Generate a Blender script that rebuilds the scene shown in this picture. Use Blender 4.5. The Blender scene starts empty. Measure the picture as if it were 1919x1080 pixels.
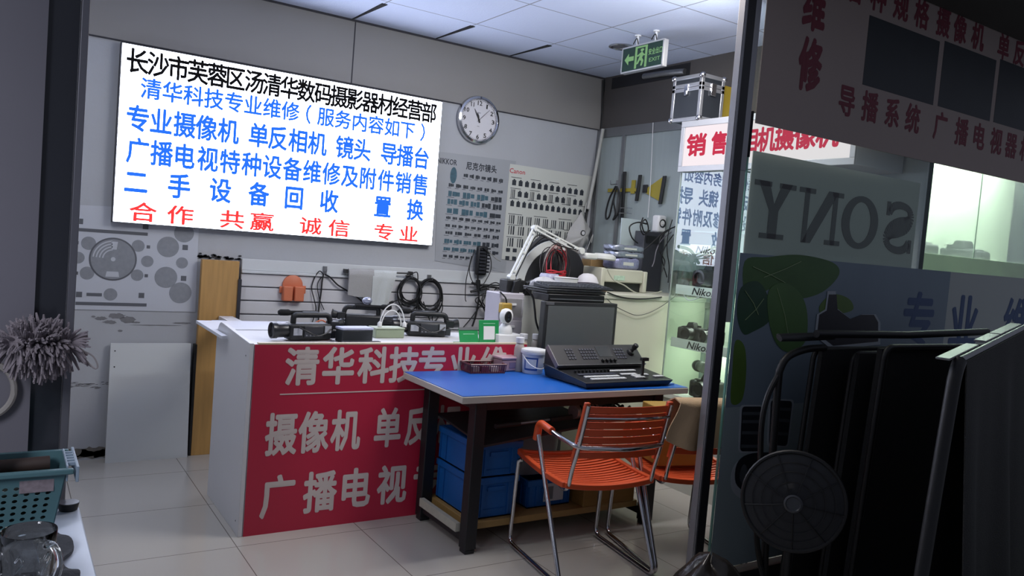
import bpy, bmesh, math, random
from mathutils import Matrix, Vector, Euler
random.seed(7)
PI = math.pi
sc = bpy.context.scene
COL = sc.collection
# ------------------------------------------------------------------ camera
FPX = 1490.65
YAW, PITCH, ROLL, CAMH = -.5751, -.056, .0816, 1.4214
_f = Vector((-math.sin(YAW) * math.cos(PITCH), math.cos(YAW) * math.cos(PITCH), math.sin(PITCH)))
_r0 = Vector((math.cos(YAW), math.sin(YAW), 0)); _u0 = _r0.cross(_f)
_r = _r0 * math.cos(ROLL) + _u0 * math.sin(ROLL); _u = _r.cross(_f)
cd = bpy.data.cameras.new('camera'); cam = bpy.data.objects.new('camera', cd); COL.objects.link(cam)
cd.sensor_width = 36; cd.lens = FPX / 1919 * 36; cd.clip_start = .02
cam.matrix_world = Matrix(((_r.x, _u.x, -_f.x, 0), (_r.y, _u.y, -_f.y, 0), (_r.z, _u.z, -_f.z, CAMH), (0, 0, 0, 1)))
sc.camera = cam
def P(px, py, x=None, y=None, z=None):
    """the point of a real plane (x=, y= or z= const) seen at a photograph pixel"""
    d = _r * ((px - 959.5) / FPX) - _u * ((py - 540) / FPX) + _f
    t = x / d.x if x is not None else (y / d.y if y is not None else (z - CAMH) / d.z)
    return Vector((0, 0, CAMH)) + d * t
# ------------------------------------------------------------------ world, lamps, exposure
sc.view_settings.view_transform = 'Standard'; sc.view_settings.look = 'None'
sc.view_settings.gamma = 1; sc.view_settings.use_curve_mapping = False
sc.view_settings.exposure = 0.0
w = bpy.data.worlds.new('world'); sc.world = w; w.use_nodes = True
w.node_tree.nodes['Background'].inputs[0].default_value = (.72, .78, 1, 1)
w.node_tree.nodes['Background'].inputs[1].default_value = .2
SIGN = 8.0
def area(name, loc, size, power, color=(1, 1, 1), rot=(0, 0, 0), spread=180):
    l = bpy.data.lights.new(name, 'AREA'); l.shape = 'RECTANGLE'; l.size, l.size_y = size
    l.energy = power; l.color = color; l.spread = math.radians(spread)
    o = bpy.data.objects.new(name, l); COL.objects.link(o); o.location = loc; o.rotation_euler = rot
    return o
area('unseen_ceiling_light', (.15, 3.5, 2.755), (.6, .6), 11, (.95, .97, 1))  # added out of view to brighten the lower left floor and leaning board
area('unseen_ceiling_light', (2.35, 2.95, 2.755), (.6, .6), 15, (1, .9, .8))
area('unseen_ceiling_light', (3.1, 3.05, 2.755), (.6, .6), 9, (1, .9, .8))
pl = bpy.data.lights.new('wall_fill_light', 'AREA'); pl.shape = 'RECTANGLE'; pl.size, pl.size_y, pl.energy, pl.color = 1.2, .12, 21, (.9, .94, 1)  # added fill, no lamp known here: lifts the fascia and upper walls
po = bpy.data.objects.new('wall_fill_light', pl); COL.objects.link(po); po.location = (2.6, 2.75, 2.55); po.rotation_euler = (math.radians(60), 0, 0)
area('door_fill_light', (-1.5, .3, 2.4), (.6, 1.2), 16, (.88, .9, 1), (math.radians(55), 0, math.radians(-12)), 80)  # unseen fill added outside, aimed to brighten the left door
# ------------------------------------------------------------------ materials
def lin(c):
    if isinstance(c, str):
        c = [int(c[i:i + 2], 16) / 255 for i in (0, 2, 4)]
        c = [v / 12.92 if v <= .04045 else ((v + .055) / 1.055) ** 2.4 for v in c]
    return tuple(c[:3]) + (1,)
_M = {}
def mat(name, col, rough=.5, metal=0, var=.06, scale=8, bump=0, bscale=60, trans=0, alpha=1, coat=0, emis=None, es=0, ior=1.5, stretch=None):
    if name in _M: return _M[name]
    m = bpy.data.materials.new(name); m.use_nodes = True; _M[name] = m
    nt = m.node_tree; N = nt.nodes; L = nt.links; b = N['Principled BSDF']
    c = lin(col)
    b.inputs['Roughness'].default_value = rough; b.inputs['Metallic'].default_value = metal
    b.inputs['IOR'].default_value = ior
    b.inputs['Transmission Weight'].default_value = trans; b.inputs['Alpha'].default_value = alpha
    b.inputs['Coat Weight'].default_value = coat
    tc = N.new('ShaderNodeTexCoord'); src = tc.outputs['Object']
    if stretch:
        mp = N.new('ShaderNodeMapping'); mp.inputs['Scale'].default_value = stretch
        L.new(src, mp.inputs[0]); src = mp.outputs[0]
    no = N.new('ShaderNodeTexNoise'); no.inputs['Scale'].default_value = scale; no.inputs['Detail'].default_value = 5
    L.new(src, no.inputs['Vector'])
    mx = N.new('ShaderNodeMix'); mx.data_type = 'RGBA'
    mx.inputs['A'].default_value = tuple(v * (1 - var) for v in c[:3]) + (1,)
    mx.inputs['B'].default_value = tuple(min(1, v * (1 + var)) for v in c[:3]) + (1,)
    L.new(no.outputs['Fac'], mx.inputs['Factor']); L.new(mx.outputs['Result'], b.inputs['Base Color'])
    if bump:
        n2 = N.new('ShaderNodeTexNoise'); n2.inputs['Scale'].default_value = bscale; n2.inputs['Detail'].default_value = 3
        L.new(src, n2.inputs['Vector'])
        bp = N.new('ShaderNodeBump'); bp.inputs['Strength'].default_value = bump; bp.inputs['Distance'].default_value = .004
        L.new(n2.outputs['Fac'], bp.inputs['Height']); L.new(bp.outputs[0], b.inputs['Normal'])
    if emis is not None:
        b.inputs['Emission Color'].default_value = lin(emis); b.inputs['Emission Strength'].default_value = es
    return m
def glass(name, tint=(1, 1, 1), ior=1.5, rough=0, haze=0):
    """a clear pane: Fresnel reflection over a tinted see-through body, with a little dust"""
    if name in _M: return _M[name]
    m = bpy.data.materials.new(name); m.use_nodes = True; _M[name] = m
    nt = m.node_tree; N = nt.nodes; L = nt.links; N.remove(N['Principled BSDF'])
    out = N['Material Output']
    t = N.new('ShaderNodeBsdfTransparent'); t.inputs[0].default_value = tuple(tint) + (1,)
    g = N.new('ShaderNodeBsdfGlossy'); g.inputs['Roughness'].default_value = rough
    fr = N.new('ShaderNodeFresnel'); fr.inputs['IOR'].default_value = ior
    ge = N.new('ShaderNodeNewGeometry'); ft = N.new('ShaderNodeMath'); ft.operation = 'SUBTRACT'; ft.use_clamp = True
    L.new(fr.outputs[0], ft.inputs[0]); L.new(ge.outputs['Backfacing'], ft.inputs[1])   # reflect once, on the way in
    mx = N.new('ShaderNodeMixShader'); L.new(ft.outputs[0], mx.inputs[0]); L.new(t.outputs[0], mx.inputs[1]); L.new(g.outputs[0], mx.inputs[2])
    last = mx
    if haze:
        d = N.new('ShaderNodeBsdfDiffuse'); d.inputs[0].default_value = (.8, .8, .8, 1)
        m2 = N.new('ShaderNodeMixShader'); m2.inputs[0].default_value = haze
        L.new(last.outputs[0], m2.inputs[1]); L.new(d.outputs[0], m2.inputs[2]); last = m2
    L.new(last.outputs[0], out.inputs['Surface'])
    return m
def emit(name, col, s):
    if name in _M: return _M[name]
    m = bpy.data.materials.new(name); m.use_nodes = True; _M[name] = m
    nt = m.node_tree; N = nt.nodes; N.remove(N['Principled BSDF'])
    e = N.new('ShaderNodeEmission'); e.inputs[0].default_value = lin(col); e.inputs[1].default_value = s
    nt.links.new(e.outputs[0], N['Material Output'].inputs['Surface'])
    return m
# ------------------------------------------------------------------ mesh helpers
class MB:
    def __init__(s): s.bm = bmesh.new()
    def quad(s, *pts):
        return s.bm.faces.new([s.bm.verts.new(Vector(p)) for p in pts])
    def hexa(s, p):          # 8 corners: bottom ring 0-3, top ring 4-7
        v = [s.bm.verts.new(Vector(q)) for q in p]
        for f in ((3, 2, 1, 0), (4, 5, 6, 7), (0, 1, 5, 4), (1, 2, 6, 5), (2, 3, 7, 6), (3, 0, 4, 7)): s.bm.faces.new([v[i] for i in f])
        return s
    def box(s, x0, x1, y0, y1, z0, z1, M=None):
        p = [(x0, y0, z0), (x1, y0, z0), (x1, y1, z0), (x0, y1, z0), (x0, y0, z1), (x1, y0, z1), (x1, y1, z1), (x0, y1, z1)]
        if M is not None: p = [M @ Vector(q) for q in p]
        return s.hexa(p)
    def cbox(s, c, size, rot=(0, 0, 0)):
        M = Matrix.Translation(Vector(c)) @ Euler(rot).to_matrix().to_4x4()
        a, b, d = (v / 2 for v in size)
        return s.box(-a, a, -b, b, -d, d, M)
    def rings(s, rs, closed_u=True, cap=True, loop=False):
        R = [[s.bm.verts.new(Vector(p)) for p in r] for r in rs]
        n = len(R[0]); k = len(R)
        for i in range(k if loop else k - 1):
            a, b = R[i], R[(i + 1) % k]
            for j in range(n if closed_u else n - 1):
                s.bm.faces.new((a[j], a[(j + 1) % n], b[(j + 1) % n], b[j]))
        if cap and closed_u and not loop:
            s.bm.faces.new(R[0][::-1]); s.bm.faces.new(R[-1])
        return s
    def tube(s, pts, r, n=8, loop=False, flat=1.0):
        pts = [Vector(p) for p in pts]; k = len(pts)
        if not hasattr(r, '__len__'): r = [r] * k
        rs = []; up = None
        for i, p in enumerate(pts):
            a = pts[(i - 1) % k] if (loop or i > 0) else p
            b = pts[(i + 1) % k] if (loop or i < k - 1) else p
            t = (b - a)
            t = t.normalized() if t.length > 1e-9 else Vector((0, 0, 1))
            if up is None: up = t.orthogonal().normalized()
            up = (up - t * up.dot(t)); up = up.normalized() if up.length > 1e-6 else t.orthogonal().normalized()
            q = t.cross(up)
            rs.append([p + (up * math.cos(2 * PI * j / n) + q * math.sin(2 * PI * j / n) * flat) * r[i] for j in range(n)])
        return s.rings(rs, loop=loop)
    def cyl(s, p0, p1, r0, r1=None, n=18):
        return s.tube([p0, p1], [r0, r0 if r1 is None else r1], n)
    def lathe(s, prof, loc=(0, 0, 0), n=28, axis=(0, 0, 1), cap=True):
        q = Vector((0, 0, 1)).rotation_difference(Vector(axis)).to_matrix(); o = Vector(loc)
        rs = [[o + q @ Vector((r * math.cos(2 * PI * j / n), r * math.sin(2 * PI * j / n), z)) for j in range(n)] for r, z in [(max(a, 1e-4), b) for a, b in prof]]
        return s.rings(rs, cap=cap)
    def prism(s, poly, o, u, v, d, n=None):      # 2-D outline in the plane (o,u,v), thickness d along n
        o, u, v = Vector(o), Vector(u), Vector(v); n = Vector(n) if n else u.cross(v)
        a = [s.bm.verts.new(o + u * x + v * y) for x, y in poly]; b = [s.bm.verts.new(o + u * x + v * y + n * d) for x, y in poly]
        k = len(a)
        try:
            s.bm.faces.new(a[::-1]); s.bm.faces.new(b)
            for i in range(k): s.bm.faces.new((a[i], a[(i + 1) % k], b[(i + 1) % k], b[i]))
        except ValueError: pass
        return s
    def sheet(s, fn, nu, nv, th=0):               # fn(u,v)->point, optional thickness along normals
        V = [[s.bm.verts.new(Vector(fn(i / nu, j / nv))) for j in range(nv + 1)] for i in range(nu + 1)]
        F = [s.bm.faces.new((V[i][j], V[i + 1][j], V[i + 1][j + 1], V[i][j + 1])) for i in range(nu) for j in range(nv)]
        if th:
            s.bm.normal_update(); bmesh.ops.solidify(s.bm, geom=F, thickness=th)
        return s
    def ball(s, c, r, sx=1, sy=1, sz=1, seg=14):
        M = Matrix.Translation(Vector(c)) @ Matrix.Diagonal((r * sx, r * sy, r * sz, 1))
        bmesh.ops.create_uvsphere(s.bm, u_segments=seg, v_segments=max(6, seg // 2), radius=1, matrix=M); return s
    def build(s, name, m, parent=None, bevel=0, seg=2, angle=40, sub=0):
        bmesh.ops.recalc_face_normals(s.bm, faces=s.bm.faces)
        me = bpy.data.meshes.new(name); inv = INV.get(parent.name) if parent else None
        if inv is not None: s.bm.transform(inv)
        for f in s.bm.faces: f.smooth = True
        s.bm.to_mesh(me); s.bm.free()
        me.set_sharp_from_angle(angle=math.radians(angle))
        o = bpy.data.objects.new(name, me); COL.objects.link(o); me.materials.append(m)
        if parent:
            o.parent = parent
            if inv is not None: INV[o.name] = inv
        if bevel:
            b = o.modifiers.new('bevel', 'BEVEL'); b.width = bevel; b.segments = seg; b.limit_method = 'ANGLE'; b.angle_limit = math.radians(35)
        if sub:
            b = o.modifiers.new('sub', 'SUBSURF'); b.levels = b.render_levels = sub
        return o
INV = {}                                           # parts of a thing are modelled in room coordinates, then moved into the thing's own frame
def tag(o, label=None, cat=None, group=None, kind=None):
    if label: o['label'] = label
    if cat: o['category'] = cat
    if group: o['group'] = group
    if kind: o['kind'] = kind
    return o
def thing(name, label, cat, loc=(0, 0, 0), rotz=0, group=None, room=True):
    o = bpy.data.objects.new(name, None); COL.objects.link(o); o.empty_display_size = .05
    o.location = loc; o.rotation_euler = (0, 0, rotz)
    if room: INV[o.name] = (Matrix.Translation(Vector(loc)) @ Matrix.Rotation(rotz, 4, 'Z')).inverted()
    return tag(o, label, cat, group)
def struct(mb, name, m, parent=None, **k):
    return tag(mb.build(name, m, parent, **k), kind='structure')
def dup(o, loc=None, rotz=None, label=None, group=None, parent=None):
    c = o.copy(); COL.objects.link(c)
    if parent: c.parent = parent
    for ch in [q for q in o.children]: dup(ch, parent=c)
    if loc is not None: c.location = loc
    if rotz is not None: c.rotation_euler = (0, 0, rotz)
    if label: c['label'] = label
    if group: c['group'] = group
    return c
def bez(pts, n=8, loop=False):                      # smooth (Catmull-Rom) path through points
    pts = [Vector(p) for p in pts]; out = []; k = len(pts)
    for i in range(k if loop else k - 1):
        if loop: a, b, c, d = pts[i - 1], pts[i], pts[(i + 1) % k], pts[(i + 2) % k]
        else: a, b, c, d = pts[max(i - 1, 0)], pts[i], pts[i + 1], pts[min(i + 2, k - 1)]
        for j in range(n):
            t = j / n
            out.append(.5 * ((2 * b) + (c - a) * t + (2 * a - 5 * b + 4 * c - d) * t * t + (3 * b - a - 3 * c + d) * t ** 3))
    if not loop: out.append(pts[-1])
    return out
def bend(pts, r=.04, n=6):                          # polyline with rounded corners
    pts = [Vector(p) for p in pts]; out = [pts[0]]
    for i in range(1, len(pts) - 1):
        a, b, c = pts[i - 1], pts[i], pts[i + 1]
        q = min(r, (a - b).length * .49, (c - b).length * .49)
        s, e = b + (a - b).normalized() * q, b + (c - b).normalized() * q
        for j in range(n + 1):
            t = j / n; out.append(s * (1 - t) ** 2 + b * 2 * t * (1 - t) + e * t * t)
    return out + [pts[-1]]
# ------------------------------------------------------------------ lettering
_G = {}
def glyph(ch, off, shear=0):
    k = (ch, shear)
    if k not in _G:
        cu = bpy.data.curves.new('t', 'FONT'); cu.body = ch; cu.size = 1; cu.shear = shear; cu.resolution_u = 2
        o = bpy.data.objects.new('t', cu); COL.objects.link(o)
        dg = bpy.context.evaluated_depsgraph_get(); me = bpy.data.meshes.new_from_object(o.evaluated_get(dg))
        vs = [v.co.xy.copy() for v in me.vertices]; fs = [tuple(p.vertices) for p in me.polygons]
        bpy.data.objects.remove(o); bpy.data.curves.remove(cu); bpy.data.meshes.remove(me)
        if vs:
            x0 = min(v.x for v in vs); x1 = max(v.x for v in vs); y0 = min(v.y for v in vs); y1 = max(v.y for v in vs)
        else: x0 = x1 = y0 = y1 = 0
        _G[k] = (vs, fs, (x0, x1, y0, y1))
    return _G[k]
def letters(name, m, parent, items, o, u, v, n, depth=.002, off=.014, fit=False, shear=0, split=1.35):
    """words apart from each other become parts of their own"""
    runs = []
    for it in items:
        if runs and abs(it[1] - runs[-1][-1][1]) < split * (it[3] + runs[-1][-1][3]) / 2 and abs(it[2] - runs[-1][-1][2]) < it[4]: runs[-1].append(it)
        else: runs.append([it])
    return [_letters(name, m, parent, r, o, u, v, n, depth, off, fit, shear) for r in runs][0]
def _letters(name, m, parent, items, o, u, v, n, depth, off, fit, shear):
    """items: (text, centre x, centre y, width, height) in metres on the plane (o,u,v); fit=True stretches the ink to the box"""
    o, u, v, n = (Vector(q) for q in (o, u, v, n)); mb = MB(); bm = mb.bm
    for ch, cx, cy, wd, ht in items:
        vs, fs, (x0, x1, y0, y1) = glyph(ch, off, shear)
        if not vs: continue
        if fit: sx, sy, mx, my = wd / (x1 - x0), ht / (y1 - y0), (x0 + x1) / 2, (y0 + y1) / 2
        else: sx, sy, mx, my = wd, ht, .5 * (x0 + x1) if len(ch) > 1 else (x0 + x1) / 2, .355
        sh = [(0, 0)] + ([(off * math.cos(q * PI / 4), off * math.sin(q * PI / 4)) for q in range(8)] if off else [])
        for qi, (dx, dy) in enumerate(sh[1:]):                       # bold: the same strokes again, shifted round by the weight
            C_ = [bm.verts.new(o + n * (depth - .00008 * (qi + 1)) + u * ((p.x + dx - mx) * sx + cx) + v * ((p.y + dy - my) * sy + cy)) for p in vs]
            for f in fs:
                try: bm.faces.new([C_[i] for i in f])
                except ValueError: pass
        A = [bm.verts.new(o + u * ((p.x - mx) * sx + cx) + v * ((p.y - my) * sy + cy)) for p in vs]
        B = [bm.verts.new(a.co + n * depth) for a in A]
        for f in fs:
            try: bm.faces.new([B[i] for i in f])
            except ValueError: pass
        ec = {}
        for f in fs:
            for i in range(len(f)):
                e = (f[i], f[(i + 1) % len(f)]); ec[frozenset(e)] = None if frozenset(e) in ec else e
        for e in ec.values():
            if e:
                try: bm.faces.new((A[e[0]], A[e[1]], B[e[1]], B[e[0]]))
                except ValueError: pass
    return mb.build(name, m, parent)
X, Y, Z = Vector((1, 0, 0)), Vector((0, 1, 0)), Vector((0, 0, 1))
# ================================================================== THE SETTING
YF, YB, H, XP = 2.3, 4.998, 2.77, 3.93             # storefront, back wall, ceiling, right partition
def line_mask(nt, vec, axis, off, period, width):
    """1 on the joint lines of a regular grid along one axis"""
    N, L = nt.nodes, nt.links
    s = N.new('ShaderNodeSeparateXYZ'); L.new(vec, s.inputs[0])
    def mth(op, a, b):
        q = N.new('ShaderNodeMath'); q.operation = op
        for i, t in enumerate((a, b)):
            if isinstance(t, (int, float)): q.inputs[i].default_value = t
            else: L.new(t, q.inputs[i])
        return q.outputs[0]
    d = mth('SUBTRACT', s.outputs[axis], off - period * 100)
    d = mth('MODULO', d, period)
    d = mth('SUBTRACT', d, period / 2); d = mth('ABSOLUTE', d, 0)
    return mth('GREATER_THAN', d, period / 2 - width / 2)
def tiled(name, col, joint, ox, oy, period, width, rough, bump=0, bscale=200, var=.04, spec=.5):
    m = mat(name, col, rough, var=var, scale=1.5, bump=bump, bscale=bscale)
    nt = m.node_tree; N, L = nt.nodes, nt.links; b = N['Principled BSDF']
    b.inputs['Specular IOR Level'].default_value = spec
    tc = [n for n in N if n.type == 'TEX_COORD'][0]
    a = line_mask(nt, tc.outputs['Object'], 0, ox, period, width); c = line_mask(nt, tc.outputs['Object'], 1, oy, period, width)
    q = N.new('ShaderNodeMath'); q.operation = 'MAXIMUM'; L.new(a, q.inputs[0]); L.new(c, q.inputs[1])
    mx = N.new('ShaderNodeMix'); mx.data_type = 'RGBA'; mx.inputs['B'].default_value = lin(joint)
    src = b.inputs['Base Color'].links[0].from_socket
    L.new(q.outputs[0], mx.inputs['Factor']); L.new(src, mx.inputs['A']); L.new(mx.outputs['Result'], b.inputs['Base Color'])
    return m
floor_m = tiled('polished_floor_tile', 'b0aca6', '6e6862', .924, 4.0447, .5805, .004, .16)
ceil_m = tiled('ceiling_tile', 'cfd8ee', '8c8f9a', 2.4566, 4.4444, .6, .009, .8, bump=.5, bscale=90)
struct(MB().box(-2.5, 7.5, -2.5, 5.1, -.05, 0), 'floor', floor_m)
struct(MB().box(-.45, 7.5, YF - .05, 5.1, H, H + .05), 'ceiling', ceil_m)
# dark cut gaps where the last ceiling tiles meet the back wall
gap = mat('dark_gap', '1c1c20', .9)
t = MB()
for k in (-2, -1, 0, 1):
    x = 2.4566 + .6 * k
    t.prism([(0, 0), (.035, .0), (.012, .42), (0, .5)], (x - .015, YB - .5, H - .004), X, Y, .004)
struct(t, 'trim_4', gap)
white_wall = mat('white_painted_wall', 'a9abb0', .7, var=.07, scale=3, bump=.15, bscale=40)
grey_band = mat('grey_fascia_board', '868381', .6, var=.05, scale=2)
struct(MB().box(-.45, XP + .3, YB, YB + .1, 0, H), 'wall_back', white_wall)
zb = 2.368
struct(MB().box(-.45, 1.868, YB - .012, YB, zb, H).box(1.872, XP, YB - .012, YB, zb, H), 'trim_1', grey_band)
struct(MB().box(1.866, 1.874, YB - .013, YB - .001, zb, H).box(-.45, XP, YB - .014, YB - .001, zb - .006, zb).box(-.45, XP, YB - .02, YB - .001, H - .012, H), 'trim_2', mat('dark_joint', '35343a', .8))
struct(MB().box(-.45, -.4, YF, YB, 0, H), 'wall_left', white_wall)
# stained and peeling patches on the wall by the floor
stain = mat('wall_stain', '77777a', .9, var=.25, scale=30); st2 = mat('damp_stain', '6e6a64', .95, var=.4, scale=40)
def blob(mb, cx, cz, rx, rz, y, n=26, jag=.35, seed=1):
    r = random.Random(seed)
    pl = [(rx * math.cos(2 * PI * i / n) * (1 - jag * r.random()), rz * math.sin(2 * PI * i / n) * (1 - jag * r.random())) for i in range(n)]
    mb.prism(pl, (cx, y, cz), X, Z, .0012, n=(0, -1, 0))
t = MB()
for cx, cz, rx, rz, sd in ((.50, .81, .035, .012, 1), (.58, .825, .05, .02, 2), (.635, .805, .05, .022, 3), (.545, .79, .04, .012, 5), (.68, .79, .03, .006, 6), (.6, .74, .014, .008, 8), (.46, .82, .012, .006, 9), (.8, .775, .16, .003, 10), (.93, .79, .06, .006, 12)):
    blob(t, cx, cz, rx, rz, YB, seed=sd)
tag(t.build('wall_stain', stain), 'grey peeling paint patches on the white wall above the leaning board', 'stain', kind='stuff')
t = MB()
for cx, cz, rx, rz, sd in ((.4, .035, .12, .035, 21), (.5, .04, .1, .04, 22), (.34, .03, .1, .03, 23), (.55, .03, .08, .03, 24)): blob(t, cx, cz, rx, rz, YB, seed=sd)
tag(t.build('damp_stain', st2), 'dark damp stain along the foot of the white wall', 'stain', kind='stuff')
t = MB(); rr = random.Random(4)
for i in range(38):
    blob(t, .36 + rr.random() * .22, .43 + rr.gauss(0, .012), .004 + .02 * rr.random(), .0012 + .002 * rr.random(), YB, n=10, seed=60 + i)
tag(t.build('scuff_marks', stain), 'band of thin dark scuff marks low on the white wall', 'scuff', kind='stuff')
# --- right partition: dark board above, aluminium frame, milky glass
dark_board = mat('dark_board', '4a4644', .8, var=.12, scale=3)
alu = mat('brushed_aluminium', '8b8d90', .38, .75, var=.1, scale=12, stretch=(1, 1, .2))
struct(MB().box(XP, XP + .05, 2.3, YB, 2.36, H), 'wall_right', dark_board)
struct(MB().box(XP - .01, XP + .03, 3.6, YB, 2.30, 2.37).box(XP - .012, XP + .03, YB - .05, YB, 0, 2.37).box(XP - .012, XP + .03, 4.66, 4.69, 0, 2.3).box(XP - .01, XP + .03, 3.6, 3.66, 0, 2.3).box(XP - .01, XP + .03, 3.6, YB, 1.1, 1.14), 'trim_3', alu)
milky = mat('milky_partition_glass', '98a2a2', .35, var=.08, scale=6, stretch=(1, 6, .2))
struct(MB().box(XP + .005, XP + .012, 3.6, YB - .04, 0, 2.33), 'window_2', milky)
struct(MB().box(XP + .02, XP + .06, 2.3, YB, 0, 2.36), 'wall_right', mat('backing', '8e9696', .8))
# opening above the partition with ducting
t = MB().box(XP - .004, XP, 4.05, 4.88, 2.67, 2.755)
struct(t, 'trim_5', gap)
# --- storefront: right post, pane, left jamb and door
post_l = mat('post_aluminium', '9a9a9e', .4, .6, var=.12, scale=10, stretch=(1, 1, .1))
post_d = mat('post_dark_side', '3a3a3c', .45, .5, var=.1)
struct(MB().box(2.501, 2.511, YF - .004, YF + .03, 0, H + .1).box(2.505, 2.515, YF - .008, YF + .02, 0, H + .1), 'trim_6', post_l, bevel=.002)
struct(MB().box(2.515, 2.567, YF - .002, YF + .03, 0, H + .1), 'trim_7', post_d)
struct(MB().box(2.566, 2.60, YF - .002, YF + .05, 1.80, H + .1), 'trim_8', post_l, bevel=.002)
pane = glass('storefront_glass', (.93, .97, .95), 1.5, haze=.03)
struct(MB().box(2.612, 5.6, YF, YF + .008, .06, H), 'window_1', pane)
struct(MB().box(2.606, 2.612, YF - .001, YF + .009, .06, 1.86), 'trim_9', mat('green_glass_edge', '7fb5a4', .2, var=.05))
struct(MB().box(2.605, 2.613, YF - .004, YF + .012, 1.86, 2.05), 'trim_10', gap)
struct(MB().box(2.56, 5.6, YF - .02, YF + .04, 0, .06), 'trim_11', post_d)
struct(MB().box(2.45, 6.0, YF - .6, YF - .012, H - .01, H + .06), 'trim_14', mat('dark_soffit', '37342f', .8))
jamb = mat('jamb_metal', '6d6d74', .4, .5, var=.1, scale=6)
struct(MB().box(.150, .168, YF - .012, YF + .05, 0, H), 'trim_12', jamb, bevel=.002)
door_m = mat('grey_door_film', '6c6a72', .45, var=.08, scale=2)
struct(MB().box(-1.3, .08, YF - .005, YF + .03, 0, H), 'door_1', door_m)
struct(MB().box(.08, .149, YF + .01, YF + .02, 0, H), 'window_3', mat('dark_glass_strip', '2c2e34', .15, var=.15, scale=4))
# ================================================================== ON THE BACK WALL
black_m = mat('matt_black_plastic', '17181a', .5, var=.15)
white_p = mat('white_plastic', 'dadadb', .4)
chrome = mat('chrome', 'c8c8cc', .12, 1, var=.04)
steel = mat('dull_steel', '8f9094', .35, .8, var=.1)
cable_m = mat('black_cable', '141416', .55, var=.15)
# ---- big lit sign
t = thing('lightbox_sign', 'large white lightbox sign with black, blue and red Chinese lettering on the back wall', 'sign', (1.52, YB, 1.857))
sx0, sx1, sz0, sz1 = .522, 2.52, 1.357, 2.352; SY = 4.945
MB().box(sx0, sx1, SY + .004, YB - .001, sz0, sz1).build('housing', mat('sign_housing', '2c2c30', .5), t)
MB().box(sx0 + .006, sx1 - .006, SY, SY + .003, sz0 + .006, sz1 - .006).build('lit_face', emit('sign_white_light', 'e4ecff', SIGN), t)
s_black = emit('sign_black_film', '2a2a2e', .3)
s_blue = emit('sign_blue_film', (.016, .11, 1.0), 1.7)
s_red = emit('sign_red_film', (1, .05, .05), 1.1)
def signline(text, px, zpx, w, h, m, off=.02, name='lettering', extra=0):
    """characters at photograph columns px, spread along one level line of the sign"""
    pts = [P(a, b, y=SY) for a, b in px]
    n = len(text)
    if len(pts) == 2 and n > 2:
        xs = [pts[0].x + (pts[1].x - pts[0].x) * i / (n - 1) for i in range(n)]
    else: xs = [p.x for p in pts]
    z = sum(p.z for p in pts) / len(pts)
    return letters(name, m, t, [(c, x, 0, w, h) for c, x in zip(text, xs)], (0, SY, z), X, Z, -Y, .002, off)
signline('长沙市芙蓉区汤清华数码摄影器材经营部', [(258, 116), (804, 212)], 0, .118, .142, s_black, .026)
signline('清华科技专业维修（服务内容如下）', [(283, 168), (792, 249)], 0, .114, .122, s_blue, .024)
signline('专业摄像机单反相机镜头导播台', [(258, 226), (302, 233), (346, 238), (387, 243), (428, 248), (485, 252), (521, 257), (558, 263), (595, 268), (646, 276), (679, 281), (729, 289), (759, 294), (790, 299)], 0, .125, .152, s_blue, .027)
signline('广播电视特种设备维修及附件销售', [(258, 284), (787, 347)], 0, .122, .15, s_blue, .027)
signline('二手设备回收置换', [(255, 342), (336, 348), (413, 359), (485, 365), (551, 371), (617, 378), (717, 391), (778, 395)], 0, .128, .15, s_blue, .03)
signline('合作共赢诚信专业', [(268, 400), (338, 404), (435, 414), (491, 416), (582, 425), (635, 428), (719, 435), (766, 438)], 0, .15, .115, s_red, .021)
# ---- wall clock
cx, cz, cr = 2.826, 2.274, .162
t = thing('wall_clock', 'round wall clock with silver rim and black numerals above the lens posters', 'clock', (cx, YB, cz))
M1 = (cx, YB - .001, cz)
MB().lathe([(cr - .03, 0), (cr, 0), (cr + .008, .018), (cr + .003, .036), (cr - .012, .042), (cr - .02, .034), (cr - .022, .024), (cr - .03, .022)], M1, 48, (0, -1, 0)).build('rim', chrome, t)
face = MB().lathe([(.001, .012), (cr - .02, .012), (cr - .02, .024), (.001, .025)], M1, 48, (0, -1, 0)).build('face', mat('clock_face', 'cfcdd2', .5, var=.03), t)
fy = YB - .027
letters('numerals', black_m, face, [(str(k), .118 * math.sin(k * PI / 6), .118 * math.cos(k * PI / 6), .009 if k == 1 else (.021 if k not in (10, 11, 12) else (.036 if k != 11 else .024)), .03) for k in range(1, 13)], (cx, fy, cz), X, Z, -Y, .001, .012, fit=True)
tk = MB()
for k in range(60):
    a = k * PI / 30; l = .006 if k % 5 else .01; c = Vector((math.sin(a), 0, math.cos(a))); p = Vector((cx, fy, cz))
    tk.cbox(p + c * (.139 - l / 2), (.0015 if k % 5 else .003, .001, l), (0, a, 0))
tk.build('minute_marks', black_m, face)
def hand(name, ang, L, wd, m, y):
    a = math.radians(ang); d = Vector((math.sin(a), 0, math.cos(a))); q = Vector((math.cos(a), 0, -math.sin(a)))
    MB().prism([(-wd / 2, -.02), (wd / 2, -.02), (wd * .7, L * .5), (.0008, L), (-.0008, L), (-wd * .7, L * .5)], (cx, y, cz), q, d, .0015, n=(0, -1, 0)).build(name, m, t)
hand('hour_hand', 345, .055, .009, black_m, fy - .001); hand('minute_hand', 331, .085, .006, black_m, fy - .003); hand('second_hand', 45, .115, .002, mat('dark_hand', '2a2528', .4), fy - .005)
MB().cyl((cx, fy, cz), (cx, fy - .009, cz), .006).build('hub', black_m, t)
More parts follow.
